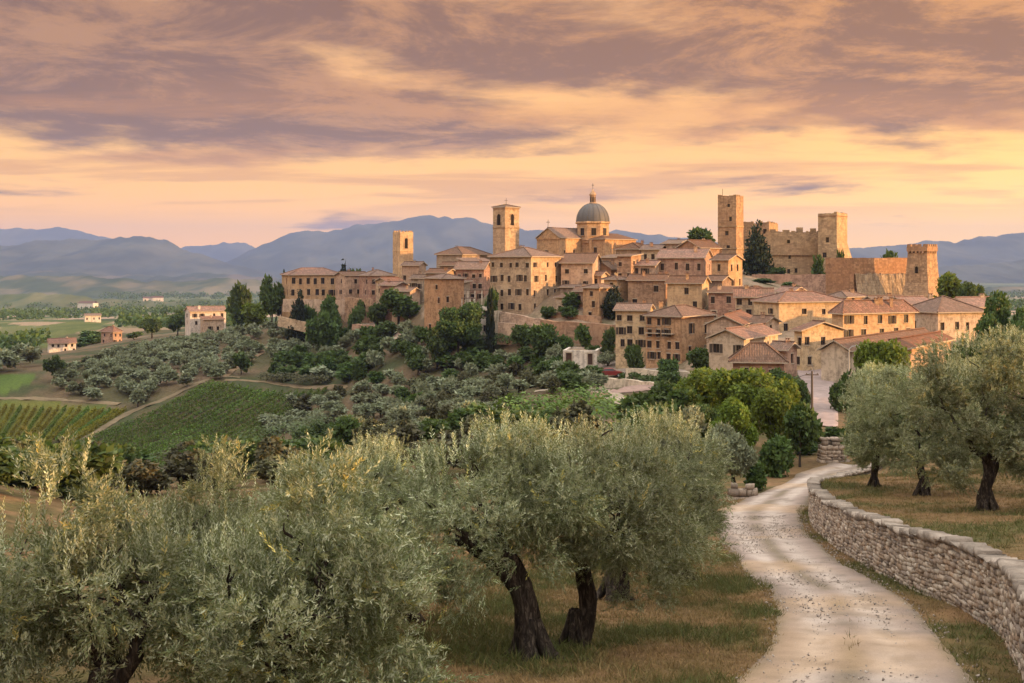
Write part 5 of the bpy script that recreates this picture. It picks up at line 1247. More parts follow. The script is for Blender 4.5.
def rand_lobes(rg, n, rx, rz, cz, k=0.45):
    out = []
    for i in range(n):
        a = rg.uniform(0, 2 * math.pi); r = rx * math.sqrt(rg.random()) * 0.72; z = cz + rz * rg.uniform(-0.6, 0.62)
        f = 1 - 0.35 * abs(z - cz) / rz; s = rg.uniform(0.75, 1.2) * k
        out.append((math.cos(a) * r * f, math.sin(a) * r * f, z, rx * s, rx * s, rz * s * 1.05))
    return out
def gnarly(b, pts, rad, sides=12, seed=0, ridge=0.22):
    """a trunk or limb with twisted ridges"""
    rs = random.Random(seed); pts = [Vector(p) for p in pts]; n = len(pts); i0 = len(b.v); ph = rs.uniform(0, 6)
    for i, p in enumerate(pts):
        t = (pts[min(i + 1, n - 1)] - pts[max(i - 1, 0)]).normalized(); a = t.cross(Vector((0.2, 0.95, 0.1))).normalized(); c = t.cross(a)
        for k in range(sides):
            th = k * 2 * math.pi / sides
            r = rad[i] * (1 + ridge * math.sin(3 * th + ph + i * 0.35) + ridge * 0.6 * math.sin(5 * th + ph * 2 - i * 0.3) + rs.uniform(-0.08, 0.08))
            b.v.append(tuple(p + a * math.cos(th) * r + c * math.sin(th) * r))
    for i in range(n - 1):
        for k in range(sides):
            k2 = (k + 1) % sides; b.f.append((i0 + i * sides + k, i0 + i * sides + k2, i0 + (i + 1) * sides + k2, i0 + (i + 1) * sides + k)); b.m.append(0); b.uv += [(0, 0)] * 4
    b.f.append(tuple(i0 + (n - 1) * sides + k for k in range(sides))); b.m.append(0); b.uv += [(0, 0)] * sides
def path3(a, b_, n, seed, wob):
    rs = random.Random(seed); a, b_ = Vector(a), Vector(b_); out = []
    for k in range(n):
        f = k / (n - 1); w_ = wob * math.sin(f * math.pi)
        out.append(a.lerp(b_, f) + Vector((rs.uniform(-w_, w_), rs.uniform(-w_, w_), rs.uniform(-w_, w_) * 0.4)))
    return out
def olive_trunk(seed, base_r, split, limbs, lean):
    """flared gnarled trunk up to `split`, then limbs to the given ends"""
    b = MB(); rs = random.Random(seed); sp = Vector((lean[0], lean[1], split))
    n = 14; pts = []; rad = []
    for k in range(n):
        f = k / (n - 1); q = Vector((0, 0, -0.35)).lerp(sp, f); q.x = lean[0] * f ** 1.5 + (math.sin(f * 5.5 + seed) - math.sin(seed)) * 0.13; q.y = lean[1] * f + math.cos(f * 4 + seed) * 0.06
        pts.append(q); rad.append(base_r * (0.80 + 1.0 * (1 - f) ** 5 + 0.22 * f ** 3 + rs.uniform(-0.05, 0.05)))
    gnarly(b, pts, rad, 20, seed, 0.24)
    for k in range(6):   # root flares growing out of the foot
        a = k * 2 * math.pi / 6 + rs.uniform(-0.4, 0.4); l = base_r * rs.uniform(2.2, 3.4); c_, s_ = math.cos(a), math.sin(a)
        gnarly(b, [(c_ * base_r * 0.3, s_ * base_r * 0.3, 0.75), (c_ * base_r * 0.8, s_ * base_r * 0.8, 0.38), (c_ * base_r * 1.5, s_ * base_r * 1.5, 0.10), (c_ * l, s_ * l, -0.16)], [base_r * 0.30, base_r * 0.42, base_r * 0.36, base_r * 0.10], 9, seed + k, 0.12)
    for k, e in enumerate(limbs):
        p = path3(sp - Vector((0, 0, 0.12)), e, 8, seed * 7 + k, 0.22); r0 = base_r * rs.uniform(0.48, 0.62)
        gnarly(b, p, [r0 * (1 - 0.78 * i / 7) for i in range(8)], 9, seed + 11 * k, 0.15)
        for j in range(4):
            i = rs.randint(3, 7); q = p[i]; e2 = q + Vector((rs.uniform(-.8, .8), rs.uniform(-.8, .8), rs.uniform(0.1, 0.9)))
            gnarly(b, path3(q, e2, 5, seed + k * 9 + j, 0.12), [r0 * 0.3 * (1 - 0.75 * z / 4) for z in range(5)], 6, seed + j, 0.1)
    return b.mesh('trunk', M_BARK, (0, 0, 0), True)
def sprigs(rg, p, dr, ln, K_, leaf, wide, seed, bright):
    n = len(p); upw = np.array([0, 0, 1.0]); t = np.tile(np.linspace(0.05, 1.0, K_), n); rep = np.repeat(np.arange(n), K_); kk = np.tile(np.arange(K_), n)
    a1 = unit(np.cross(dr, rg.normal(size=(n, 3)))); a2 = np.cross(dr, a1); ang = kk * 2.4 + rep * 1.7
    rad_ = a1[rep] * np.cos(ang)[:, None] + a2[rep] * np.sin(ang)[:, None]
    base_ = p[rep] + dr[rep] * (ln[rep] * t)[:, None] + np.array([0, 0, -0.04]) * (t ** 2)[:, None]
    ax = unit(dr[rep] * (0.70 + 0.4 * t[:, None]) + rad_ * 0.62 + rg.normal(size=(n * K_, 3)) * 0.12)
    nr = unit(np.cross(ax, np.cross(rad_, ax)) + rg.normal(size=(n * K_, 3)) * 0.35 + upw * 0.5)
    clump = 0.35 + 1.25 * fbm(p[:, 0] * 1.9 + p[:, 2] * 0.9, p[:, 1] * 1.9 + p[:, 2] * 1.2, seed, 3)
    tint = (clump * bright * rg.uniform(0.6, 1.3, n))[rep] * rg.uniform(0.85, 1.15, n * K_)
    c3 = np.repeat(tint[:, None], 3, 1); yel = (rg.random(n) < 0.025)[rep]; c3[yel] *= np.array([1.5, 1.2, 0.6])
    sz = rg.uniform(0.7, 1.25, n * K_) * (1 - 0.35 * t)
    return base_, ax, nr, leaf * sz, wide * sz, c3
def olive_crown(lobes, n_sprig, seed, leaf=0.10, wide=0.026, drop=True, low=0.0):
    """feathery olive crown: thin twigs carrying narrow leaves in pairs, upright shoots on top"""
    rg = np.random.default_rng(seed); n = int(n_sprig * 1.6)
    if drop: lobes = [(q[0], q[1], q[2] * 0.93 - 0.22 - low * min(1.0, q[2] / 3.0), q[3], q[4], q[5] * 0.92) for q in lobes]
    nC = n // 34; pc_, oc_ = crown_points(rg, lobes, nC, 0.45, 0.1); ci = rg.integers(0, nC, n)
    p = pc_[ci] + rg.normal(size=(n, 3)) * np.array([0.17, 0.17, 0.14]) * rg.uniform(0.6, 1.4, nC)[ci][:, None]; o = unit(oc_[ci] + rg.normal(size=(n, 3)) * 0.3); upw = np.array([0, 0, 1.0]); top = np.clip(o[:, 2:3], 0, 1)
    dr = unit(o * 0.8 + upw * (0.18 + 0.38 * top) + rg.normal(size=(n, 3)) * 0.48)
    A_ = sprigs(rg, p, dr, rg.uniform(0.18, 0.38, n), 14, leaf, wide, seed, 1.0)
    # young upright shoots
    m = int(n_sprig * 0.045); p2, o2 = crown_points(rg, lobes, m * 6, 0.9, 1.3); zt = np.argsort(-p2[:, 2])[:m * 3]; sel = rg.choice(zt, m, replace=False)
    dr2 = unit(upw + o2[sel] * 0.25 + rg.normal(size=(m, 3)) * 0.16)
    B_ = sprigs(rg, p2[sel] - upw * 0.1, dr2, rg.uniform(0.35, 0.75, m), 30, leaf * 0.85, wide * 1.1, seed, 1.15)
    c = [np.concatenate([a, b]) for a, b in zip(A_, B_)]
    return leaves_mesh('crown', *c, L_OLIVE, 0.08)
def olive(label, base, lobes, trunk, n, seed, group=None, rz=0.0, **kw):
    t = thing('olive_tree', label, 'olive tree', base, group, rz)
    link('trunk', trunk, t); link('crown', olive_crown(lobes, n, seed, **kw), t); return t
def copy_tree(src, label, loc, rz, sc, group=None):
    o = src.copy(); C.objects.link(o); o.location = loc; o.rotation_euler = (0, 0, rz); o.scale = (sc, sc, sc) if not isinstance(sc, tuple) else sc
    o['label'] = label
    if group: o['group'] = group
    for ch in src.children:
        c = ch.copy(); C.objects.link(c); c.parent = o
    return o
def on(px, d): x = (px - CX) / F * d; return Vector((x, d, tz(x, d)))
def lobes_for(spec): return [tuple(q) if len(q) == 6 else (q[0], q[1], q[2], q[3], q[3], q[4]) for q in spec]

# --- the foreground olives
F4 = olive('old olive with a thick dark leaning trunk, nearest of the three trunks on the bank', on(533, 24.0), lobes_for([
    (-1.2, 0.0, 4.0, 1.05, 0.85), (-0.3, 0.3, 4.35, 1.0, 0.75), (-1.95, 0.2, 3.25, 0.85, 0.8), (0.35, -0.1, 3.8, 0.85, 0.75), (-1.0, -0.7, 3.1, 0.95, 0.8), (-2.2, -0.1, 2.2, 0.65, 0.75), (-0.4, 0.7, 3.2, 1.0, 0.9), (0.45, 0.5, 2.9, 0.6, 0.6), (-1.5, -0.3, 1.9, 0.5, 0.5), (-0.2, -0.8, 2.7, 0.55, 0.6)]),
    olive_trunk(4, 0.25, 2.1, [(-2.0, 0.0, 2.7), (-1.2, 0.4, 3.3), (0.2, 0.2, 3.2), (-1.5, -0.6, 2.5)], (-0.85, 0.0)), 3000, 104, low=0.15)
F5 = olive('upright olive with a straight dark trunk between the leaning olive and the olive behind', on(574, 25.6), lobes_for([
    (0.2, 0.0, 4.35, 1.05, 0.7), (1.1, 0.1, 3.9, 1.0, 0.85), (-0.5, 0.2, 3.7, 0.85, 0.8), (1.7, -0.1, 3.0, 0.8, 0.85), (0.6, -0.7, 3.3, 0.95, 0.85), (1.5, -0.4, 2.1, 0.7, 0.75), (-0.6, -0.4, 2.9, 0.7, 0.7), (0.7, 0.7, 3.1, 1.0, 0.9), (2.2, 0.3, 2.3, 0.55, 0.6)]),
    olive_trunk(5, 0.18, 1.95, [(1.4, 0.0, 3.4), (0.5, 0.3, 4.2), (-0.5, 0.1, 3.6), (1.3, -0.5, 2.6)], (0.12, 0.0)), 3000, 105, low=0.15)
F6 = olive('leafy olive with a short flared trunk behind the upright olive', on(612, 32.5), lobes_for([
    (1.4, 0.0, 4.4, 1.3, 0.95), (0.3, 0.3, 4.0, 1.1, 0.9), (2.0, 0.0, 3.7, 1.0, 0.95), (1.6, -0.7, 3.2, 1.1, 1.0), (1.9, -0.3, 2.7, 0.75, 0.8), (0.6, -0.6, 3.0, 0.95, 0.9), (1.2, 0.6, 2.2, 0.9, 0.9), (1.4, -0.5, 1.7, 0.55, 0.6)]),
    olive_trunk(6, 0.27, 1.7, [(1.9, 0.0, 3.6), (0.9, 0.3, 4.0), (2.4, -0.3, 2.9), (0.3, -0.3, 3.0)], (0.25, 0.0)), 3000, 106)
F1 = olive('bushy olive with a bare dark limb showing through its silvery leaves', on(112, 16.4), lobes_for([
    (-0.55, 0.0, 4.15, 0.62, 0.75), (-1.2, 0.2, 3.25, 0.9, 0.75), (0.4, 0.2, 3.1, 0.85, 0.75), (-1.5, -0.3, 2.6, 0.9, 0.9), (0.9, 0.3, 2.9, 0.8, 0.8), (-0.3, 0.7, 3.0, 1.1, 0.95), (-0.9, -0.5, 1.7, 0.9, 0.8), (0.95, -0.1, 1.8, 0.65, 0.8), (-1.9, 0.1, 1.5, 0.7, 0.8), (-0.1, -0.6, 3.3, 0.6, 0.5)]),
    olive_trunk(1, 0.2, 1.2, [(-0.35, -0.5, 2.5), (-1.2, 0.1, 2.3), (0.6, 0.1, 2.3), (-0.2, 0.4, 2.8)], (0.15, -0.2)), 2900, 101, low=0.46)
F3 = olive('silvery olive with tall upright shoots beside the open grassy bank', on(268, 16.2), lobes_for([
    (0.75, 0.0, 4.2, 0.6, 0.75), (1.1, 0.2, 3.2, 0.85, 0.75), (-0.1, 0.2, 3.1, 0.8, 0.7), (-0.6, 0.0, 2.9, 0.8, 0.8), (1.5, -0.2, 2.6, 0.75, 0.85), (0.5, 0.6, 2.9, 1.0, 0.9), (1.25, -0.4, 1.7, 0.85, 0.75), (0.2, -0.7, 2.5, 0.75, 0.8), (-0.7, -0.4, 1.9, 0.7, 0.8), (1.7, 0.1, 1.35, 0.5, 0.55)]),
    olive_trunk(3, 0.18, 1.3, [(0.75, -0.4, 2.5), (0.4, 0.2, 2.8), (1.1, 0.1, 2.2), (-0.5, -0.1, 2.1)], (0.1, 0.0)), 2900, 103, low=0.52)
copy_tree(F1, 'olive crown squeezed between the bushy olive and the silvery olive', on(208, 20.5), 2.2, (0.80, 0.80, 0.98))
copy_tree(F3, 'olive cut off by the edge of the picture beside the bushy olive', on(-60, 19.0), 2.9, 1.0)
copy_tree(F6, 'pale olive half hidden behind the silvery olive and the leaning olive', on(405, 27.5), 2.4, 0.80)
copy_tree(F4, 'low dark olive deep in shade behind the silvery olives', on(330, 25.0), 1.1, 0.80)
copy_tree(F5, 'slim young olive at the edge of the bank next to the road bend', on(688, 37.0), 2.6, 0.66)
R1 = olive('wide spreading olive on the dry terrace behind the stone wall', on(988, 43.0), lobes_for([
    (-0.6, 0.0, 4.9, 1.5, 1.0), (1.0, 0.2, 5.1, 1.5, 0.95), (-1.7, 0.1, 4.0, 1.2, 1.0), (2.1, 0.0, 4.2, 1.3, 1.1), (0.2, -0.9, 3.8, 1.5, 1.1), (-1.4, -0.5, 2.9, 1.1, 0.9), (1.6, -0.6, 2.9, 1.2, 1.0), (0.0, 0.9, 3.6, 1.5, 1.2), (-2.0, 0.2, 2.3, 0.9, 0.9), (2.6, 0.1, 2.4, 0.9, 0.9), (-1.7, -0.4, 1.55, 0.9, 0.75), (1.9, -0.4, 1.5, 0.95, 0.75), (0.9, -0.9, 2.1, 0.9, 0.7), (-0.6, -0.9, 2.2, 0.8, 0.7), (0.2, 1.0, 1.9, 1.3, 0.9)]),
    olive_trunk(9, 0.22, 1.7, [(-1.6, 0.0, 3.6), (1.6, 0.1, 3.8), (0.2, 0.4, 4.6), (-0.3, -0.6, 3.4)], (0.05, 0.0)), 4600, 109, drop=False, leaf=0.115, wide=0.036)
copy_tree(R1, 'dense olive with twin thin trunks standing between the terrace olive and the dark shrubs', on(922, 52.0), 2.5, (0.84, 0.84, 0.86))
copy_tree(R1, 'shadowy olive nearest to the lane on the dry terrace', on(874, 57.0), 4.4, (0.76, 0.76, 0.90))
copy_tree(R1, 'olive at the very edge of the picture on the dry terrace', on(1066, 50.0), 1.2, 1.0)
copy_tree(R1, 'pale olive in the second row behind the terrace olives', on(955, 66.0), 0.6, (0.95, 0.95, 1.0))

# --- mid-distance trees: prototypes one unit high, one unit wide
def proto_crown(kind, seed, n):
    rg = np.random.default_rng(seed)
    if kind in ('broad', 'lime'):
        lb = rand_lobes(rg, 13, 0.42, 0.36, 0.60, 0.42); return card_crown('crown', lb, n, 0.062 * (2600 / n) ** 0.5, seed, L_LIME if kind == 'lime' else L_GREEN, (0.6, 1.4))
    if kind == 'olive':
        lb = rand_lobes(rg, 12, 0.44, 0.36, 0.58, 0.40); return card_crown('crown', lb, n, 0.055 * (2600 / n) ** 0.5, seed, L_OLIVEFAR, (0.6, 1.4), 2.2)
    if kind == 'bush':
        lb = rand_lobes(rg, 9, 0.42, 0.40, 0.42, 0.46); return card_crown('crown', lb, n, 0.07 * (2600 / n) ** 0.5, seed, L_GREEN, (0.6, 1.4))
    if kind == 'scrub':
        lb = rand_lobes(rg, 8, 0.44, 0.38, 0.40, 0.46); return card_crown('crown', lb, n, 0.06 * (2600 / n) ** 0.5, seed, L_SCRUB, (0.5, 1.5))
    if kind == 'conifer':
        lb = []
        for k in range(13):
            f = k / 12; r = 0.40 * (1 - f) ** 0.8 + 0.05; a = rg.uniform(0, 6.28)
            for j in range(3 if f < 0.7 else 1):
                q = a + j * 2.1; lb.append((math.cos(q) * r * 0.55, math.sin(q) * r * 0.55, 0.12 + 0.84 * f, r * 0.62, r * 0.62, 0.06 + 0.02 * (1 - f)))
        return card_crown('crown', lb, n, 0.05 * (2600 / n) ** 0.5, seed, L_CONIFER, (0.6, 1.4), 2.0)
    lb = []
    for k in range(10):
        f = k / 9; r = 0.40 * (1 - abs(f - 0.35) * 1.15) + 0.06; lb.append((rg.uniform(-.05, .05), rg.uniform(-.05, .05), 0.08 + 0.86 * f, r, r, 0.11))
    return card_crown('crown', lb, n, 0.05 * (2600 / n) ** 0.5, seed, L_CONIFER, (0.7, 1.3), 2.0)
def proto_trunk(kind, seed):
    rg = random.Random(seed); b = MB(); top = {'broad': 0.62, 'lime': 0.62, 'olive': 0.5, 'bush': 0.35, 'scrub': 0.3, 'conifer': 0.93, 'cypress': 0.85}[kind]
    r = 0.028 if kind not in ('olive',) else 0.045
    if kind in ('bush', 'scrub'):
        for k in range(3): b.tube(path3((0, 0, -0.05), (rg.uniform(-.2, .2), rg.uniform(-.2, .2), top), 4, seed + k, 0.03), [0.025, 0.02, 0.012, 0.006], 5)
    else:
        b.tube(path3((0, 0, -0.08), (rg.uniform(-.04, .04), 0, top), 6, seed, 0.02), [r * 1.4, r, r * .9, r * .7, r * .5, r * .25], 7)
        if kind not in ('conifer', 'cypress'):
            for k in range(4):
                a = rg.uniform(0, 6.28); b.tube(path3((0, 0, top * rg.uniform(.45, .7)), (math.cos(a) * .25, math.sin(a) * .25, top + rg.uniform(0, .2)), 4, seed + k, 0.02), [r * .6, r * .45, r * .3, r * .12], 5)
    return b.mesh('trunk', M_BARK, (0, 0, 0), True)
PROTO = {}
def protos(kind, res):
    k = (kind, res)
    if k not in PROTO:
        n = {'hi': 13000, 'mid': 2400, 'lo': 750}[res]
        PROTO[k] = [(proto_crown(kind, 300 + i * 17 + len(kind), n), proto_trunk(kind, 40 + i)) for i in range(4 if res != 'hi' else 3)]
    return PROTO[k]
rt = random.Random(77)
NAMES = {'broad': ('broadleaf_tree', 'tree'), 'lime': ('broadleaf_tree', 'tree'), 'olive': ('olive_tree', 'olive tree'), 'bush': ('green_bush', 'bush'), 'scrub': ('dry_shrub', 'shrub'), 'conifer': ('conifer_tree', 'conifer'), 'cypress': ('cypress_tree', 'cypress')}
def tree(kind, label, px, py, wpx, hpx, d=None, group=None, res=None, stem=True):
    """a tree whose foot shows at (px, py), wpx wide and hpx high in the photograph"""
    g = hit(px, py, 45) if d is None else on(px, d)
    k = g.y / F; W, H = wpx * k, hpx * k
    if d is not None: H = max(g.z * -1 + (HY - (py - hpx)) * k, 1.0)       # top given by the line of sight
    res = res or ('hi' if wpx > 45 else 'mid' if wpx > 18 else 'lo')
    cr, tr = rt.choice(protos(kind, res))
    t = thing(NAMES[kind][0], label, NAMES[kind][1], g, group, rt.uniform(0, 6.28))
    t.scale = (W * 1.12, W * 1.12, H * 1.02)
    link('crown', cr, t)
    if stem: link('trunk', tr, t)
    return t
# trees and shrubs in and around the town
TL = [
 ('conifer', 'tall dark cedar growing in front of the ruined castle curtain wall', 757, 271, 30, 48, 293),
 ('broad', 'round leafy tree behind the castle keep', 699, 252, 30, 24, 325),
 ('bush', 'rounded bush growing on top of the castle bastion', 889, 262, 28, 15, 285),
 ('bush', 'tiny bush on the parapet beside the stout castle tower', 841, 262, 8, 14, 284),
 ('bush', 'dark shrub at the foot of the castle curtain wall', 819, 276, 14, 22, 287),
 ('bush', 'low dark shrub below the castle terrace wall', 764, 292, 24, 14, 278),
 ('bush', 'small green shrub below the castle terrace wall', 790, 293, 16, 11, 276),
 ('bush', 'shrub under the cedar at the castle', 775, 275, 22, 9, 291),
 ('lime', 'sunny rounded tree beyond the end tower of the castle', 953, 302, 34, 27, 240),
 ('broad', 'green bush next to the sunny tree beyond the castle', 974, 303, 26, 20, 236),
 ('broad', 'dark tree rising over the low pale house', 966, 306, 22, 22, 226),
 ('broad', 'big dark leafy tree standing over the cream house', 1006, 356, 58, 66, 135),
 ('broad', 'second dark leafy tree cut by the edge of the picture', 1042, 356, 50, 60, 128),
 ('bush', 'dark leafy thicket under the big leafy tree', 968, 372, 40, 34, 128),
 ('cypress', 'dark cypress beside the narrow cream ruin', 490.5, 334, 9, 42, 246),
 ('broad', 'dark round tree above the narrow cream ruin', 491, 312, 17, 22, 252),
 ('broad', 'large dark broadleaf tree in front of the battered corner house', 459, 344, 50, 42, 246),
 ('broad', 'smaller dark tree leaning on the battered corner house', 437, 348, 26, 24, 244),
 ('broad', 'large dark tree below the pale terrace of the old town', 398, 330, 44, 42, 292),
 ('broad', 'dark tree beside the lane at the foot of the ridge', 378, 324, 22, 26, 300),
 ('conifer', 'pointed dark conifer in front of the ochre palazzo', 299, 322, 22, 31, 330),
 ('broad', 'dark tree at the end of the ochre palazzo', 272, 306, 26, 30, 350),
 ('conifer', 'tall cypress-like tree behind the ochre palazzo', 284, 300, 14, 26, 360),
 ('broad', 'tall green tree behind the pale farmhouse', 241, 320, 26, 36, 390),
 ('lime', 'bright yellow green tree under the tall green tree', 255, 322, 28, 18, 378),
 ('conifer', 'small dark pine standing behind the loggia house', 344, 274, 12, 13, 352),
 ('bush', 'row of dark shrubs along the roofs behind the loggia house', 355, 275, 14, 7, 350),
 ('broad', 'dark tree under the loggia house', 330, 318, 24, 22, 322),
 ('broad', 'dark tree beside the arched town wall', 357, 326, 20, 26, 314),
 ('broad', 'green tree on the slope under the garden wall', 322, 346, 34, 34, 310),
 ('broad', 'leafy tree at the foot of the garden wall', 332, 332, 24, 18, 320),
 ('bush', 'dark bush near the far end of the garden wall', 310, 320, 16, 14, 332),
 ('broad', 'dark tree hugging the slope behind the small farmhouse', 152, 340, 24, 22, 460),
 ('broad', 'dark tree left of the pale farmhouse', 178, 332, 22, 22, 435),
 ('broad', 'dark round tree beside the orange roofed farmhouse', 134, 345, 18, 13, 478),
 ('bush', 'dark thicket between the two valley farmhouses', 90, 350, 30, 20, 500),
 ('bush', 'dark thicket beside the white valley farmhouse', 80, 350, 14, 8, 490),
 ('broad', 'dark tree standing alone beside the green field', 54, 382, 22, 26, None),
 ('olive', 'single round olive where the two tracks meet', 138, 408, 14, 17, None),
 ('broad', 'dark round tree beside the track junction', 241, 375, 18, 22, None),
 ('broad', 'large dark tree behind the white parked car', 545, 366, 34, 42, 226),
 ('olive', 'grey round tree next to the white parked car', 556, 366, 20, 22, 219),
 ('cypress', 'leaning dark ivy-clad tree between the sunlit house and the tall narrow house', 613, 324, 22, 36, 240),
 ('bush', 'dark green garden shrubs at the foot of the rose house', 572, 308, 18, 16, 246),
 ('bush', 'garden shrub beside the palazzo door', 548, 318, 14, 12, 244),
 ('bush', 'green shrub behind the low white pavilion', 594, 356, 14, 11, 220),
 ('olive', 'round clipped tree beside the red parked car', 608, 369, 20, 18, 212),
 ('broad', 'green round tree in front of the ochre three storey house', 635, 372, 22, 27, 197),
 ('bush', 'dark garden bush below the iron balconies', 668, 374, 22, 18, 188),
 ('broad', 'dense green tree at the corner of the balconied house', 700, 384, 34, 36, 178),
 ('bush', 'dark shrubs beside the green tree at the corner', 668, 392, 26, 22, 165),
 ('bush', 'dark hedge bush at the edge of the car park', 663, 404, 28, 24, 150),
 ('broad', 'dark trees by the sagging roof', 784, 402, 34, 34, 138),
 ('bush', 'dark bush beside the parked cars of the lane', 800, 408, 24, 30, 133),
 ('bush', 'round bush on the far side of the lane', 838, 410, 20, 34, 132),
 ('bush', 'small shrub at the door of the gabled ochre house', 846, 372, 14, 14, 160),
 ('lime', 'bright leafy fig tree behind the terrace olives', 884, 398, 64, 58, 110),
 ('broad', 'green fig leaning over the lane wall', 858, 402, 36, 42, 112),
 ('bush', 'tangle of shrubs behind the dry terrace', 905, 440, 60, 40, 95),
 ('bush', 'shrubs at the back of the dry terrace under the olives', 960, 452, 60, 30, 90),
 ('bush', 'leafy bank at the end of the terrace olives', 1010, 446, 60, 40, 92),
 # the yellow-green group before the town
 ('lime', 'largest yellow green tree above the road bend', 742, 460, 78, 92, 104),
 ('lime', 'yellow green tree next to the sagging roof', 775, 470, 62, 88, 100),
 ('lime', 'yellow green tree in front of the gabled house wing', 706, 452, 62, 84, 112),
 ('broad', 'green tree under the yellow green trees beside the road', 800, 470, 40, 66, 97),
 ('broad', 'dark green tree behind the yellow green group', 722, 440, 44, 62, 120),
 ('lime', 'small yellow shrub hanging over the ruined gate pillar', 812, 462, 34, 34, 107),
 ('lime', 'yellow green young tree above the bushes of the road bend', 736, 466, 54, 66, 94),
 ('broad', 'green tree filling the gap behind the pale olive', 700, 452, 46, 50, 100),
 ('bush', 'shrub hanging over the foot of the rose retaining wall', 522, 336, 20, 14, 238),
 ('bush', 'round shrub below the niches of the tall retaining wall', 566, 348, 18, 14, 224),
 ('broad', 'small tree growing against the tall retaining wall', 583, 346, 18, 20, 223),
 ('bush', 'ivy bush at the far end of the tall retaining wall', 609, 344, 14, 16, 219),
 ('bush', 'low shrubs on the terrace above the tall retaining wall', 568, 318, 22, 12, 242),
 ('bush', 'dark bush at the road bend', 776, 478, 36, 48, 92),
 ('bush', 'dark bush beside the ruined gate pillar', 804, 474, 28, 40, 104),
 ('bush', 'tall shrubs behind the ruined gate pillar', 838, 470, 34, 46, 106),
 ('bush', 'green shrubs between the pillar and the terrace', 862, 474, 32, 52, 106),
 ('olive', 'grey green olive bushes along the outside of the road bend', 733, 489, 52, 66, 76),
 ('olive', 'round olive bush behind the young olive', 704, 496, 50, 66, 70),
 ('olive', 'pale olive between the bank and the yellow green group', 676, 478, 56, 74, 78),
 ('bush', 'dark bush under the olives at the road bend', 752, 488, 30, 30, 78),
]
for (k, lb, px, py, w_, h_, d_) in TL: tree(k, lb, px, py, w_, h_, d_)
# a clipped hedge below the terrace walls
def hedge(label, a, b_, y0, y1, h, w_, m, seed, dd=None):
    p, q = hit(a, y0, 60), hit(b_, y1, 60); n = 1600; rg = np.random.default_rng(seed); L = (q - p).length
    f = rg.random(n); c = np.array(p)[None] * (1 - f[:, None]) + np.array(q)[None] * f[:, None]; u = np.array((q - p).normalized()); s = np.array((-u[1], u[0], 0))
    th = rg.uniform(0, math.pi, n); hh = h * (0.8 + 0.4 * vnoise(f * 14, f * 0, seed)); o = s[None] * (np.cos(th) * w_)[:, None] + np.array([0, 0, 1.0])[None] * (np.sin(th) ** 0.6 * hh)[:, None]
    c = c + o * rg.uniform(0.75, 1.05, n)[:, None]; nr = unit(o + rg.normal(size=(n, 3)) * 0.5); ax = unit(np.cross(nr, rg.normal(size=(n, 3)))); sz = rg.uniform(0.2, 0.42, n)
    ob = link('hedge', leaves_mesh('hedge', c - np.array(p), ax, nr, sz * 1.5, sz, rg.uniform(0.6, 1.4, n), m), None, p); tag(ob, label, 'hedge')
hedge('clipped dark hedge below the lower terrace wall', 478, 540, 346, 347, 2.0, 1.1, L_GREEN, 1)
hedge('low clipped hedge along the car park edge', 622, 680, 381, 387, 1.1, 0.7, L_GREEN, 2)
hedge('long brown hedge above the vineyard track', 262, 330, 380, 384, 1.6, 1.0, L_SCRUB, 3)
hedge('broad bank of green brambles below the pale lane', 500, 600, 428, 412, 3.4, 3.0, L_VINE, 4)
hedge('second bank of green brambles under the pale lane', 530, 615, 440, 424, 3.0, 3.0, L_VINE, 5)
hedge('dark hedge at the lower edge of the vineyard', 165, 330, 478, 432, 3.0, 2.0, L_GREEN, 6)
hedge('hedge between the yellow field and the vineyard foot', -20, 120, 468, 462, 2.4, 2.0, L_SCRUB, 7)

# --- olive groves: small trees, each its own object
def grove(label, group, poly, step, wr, hr, kinds, seed, dmin=60, prob=1.0, avoid=()):
    rs = random.Random(seed); pw = [hit(a, b, dmin) for a, b in poly]; x0, x1 = min(p.x for p in pw), max(p.x for p in pw); y0, y1 = min(p.y for p in pw), max(p.y for p in pw)
    pts = []; y = y0; r_ = 0
    while y < y1:
        x = x0 + (step / 2 if r_ % 2 else 0)
        while x < x1:
            qx, qy = x + rs.uniform(-.34, .34) * step, y + rs.uniform(-.34, .34) * step
            pts.append((qx, qy)); x += step
        y += step * 0.9; r_ += 1
    px_ = np.array([p[0] for p in pts]); py_ = np.array([p[1] for p in pts]); zz = terr(px_, py_)
    sx_, sy_ = CX + px_ / py_ * F, HY - zz / py_ * F
    ok = inpoly(sx_, sy_, poly); n = 0
    for i in np.where(ok)[0]:
        if rs.random() > prob: continue
        if any(inpoly(np.array([sx_[i]]), np.array([sy_[i]]), a)[0] for a in avoid): continue
        kind, lab, grp = rs.choices(kinds, [k[3] for k in kinds])[0][:3]
        cr, tr = rs.choice(protos(kind, 'mid' if py_[i] < 190 else 'lo')); s = rs.uniform(*wr)
        o = thing(NAMES[kind][0], lab, NAMES[kind][1], (px_[i], py_[i], zz[i]), grp, rs.uniform(0, 6.28)); hh = rs.uniform(*hr); o.scale = (s, s, hh)
        link('crown', cr, o)
        if py_[i] < 260: link('trunk', tr, o)
        n += 1
    print('grove', group, n)
VINE_PX = [(213, 383), (330, 391), (250, 444), (160, 476), (88, 438)]
grove('', 'far grove', [(54, 390), (66, 374), (110, 358), (160, 347), (235, 336), (300, 328), (338, 334), (345, 350), (300, 360), (250, 366), (222, 379), (170, 392), (132, 405), (80, 399)], 5.2, (3.4, 4.6), (2.7, 3.5),
      [('olive', 'small round grey green olive in the grove above the yellow field', 'olives of the grove above the yellow field', 10), ('scrub', 'brownish shrub among the olives of the grove above the yellow field', 'brown shrubs among the far olives', 1)], 11)
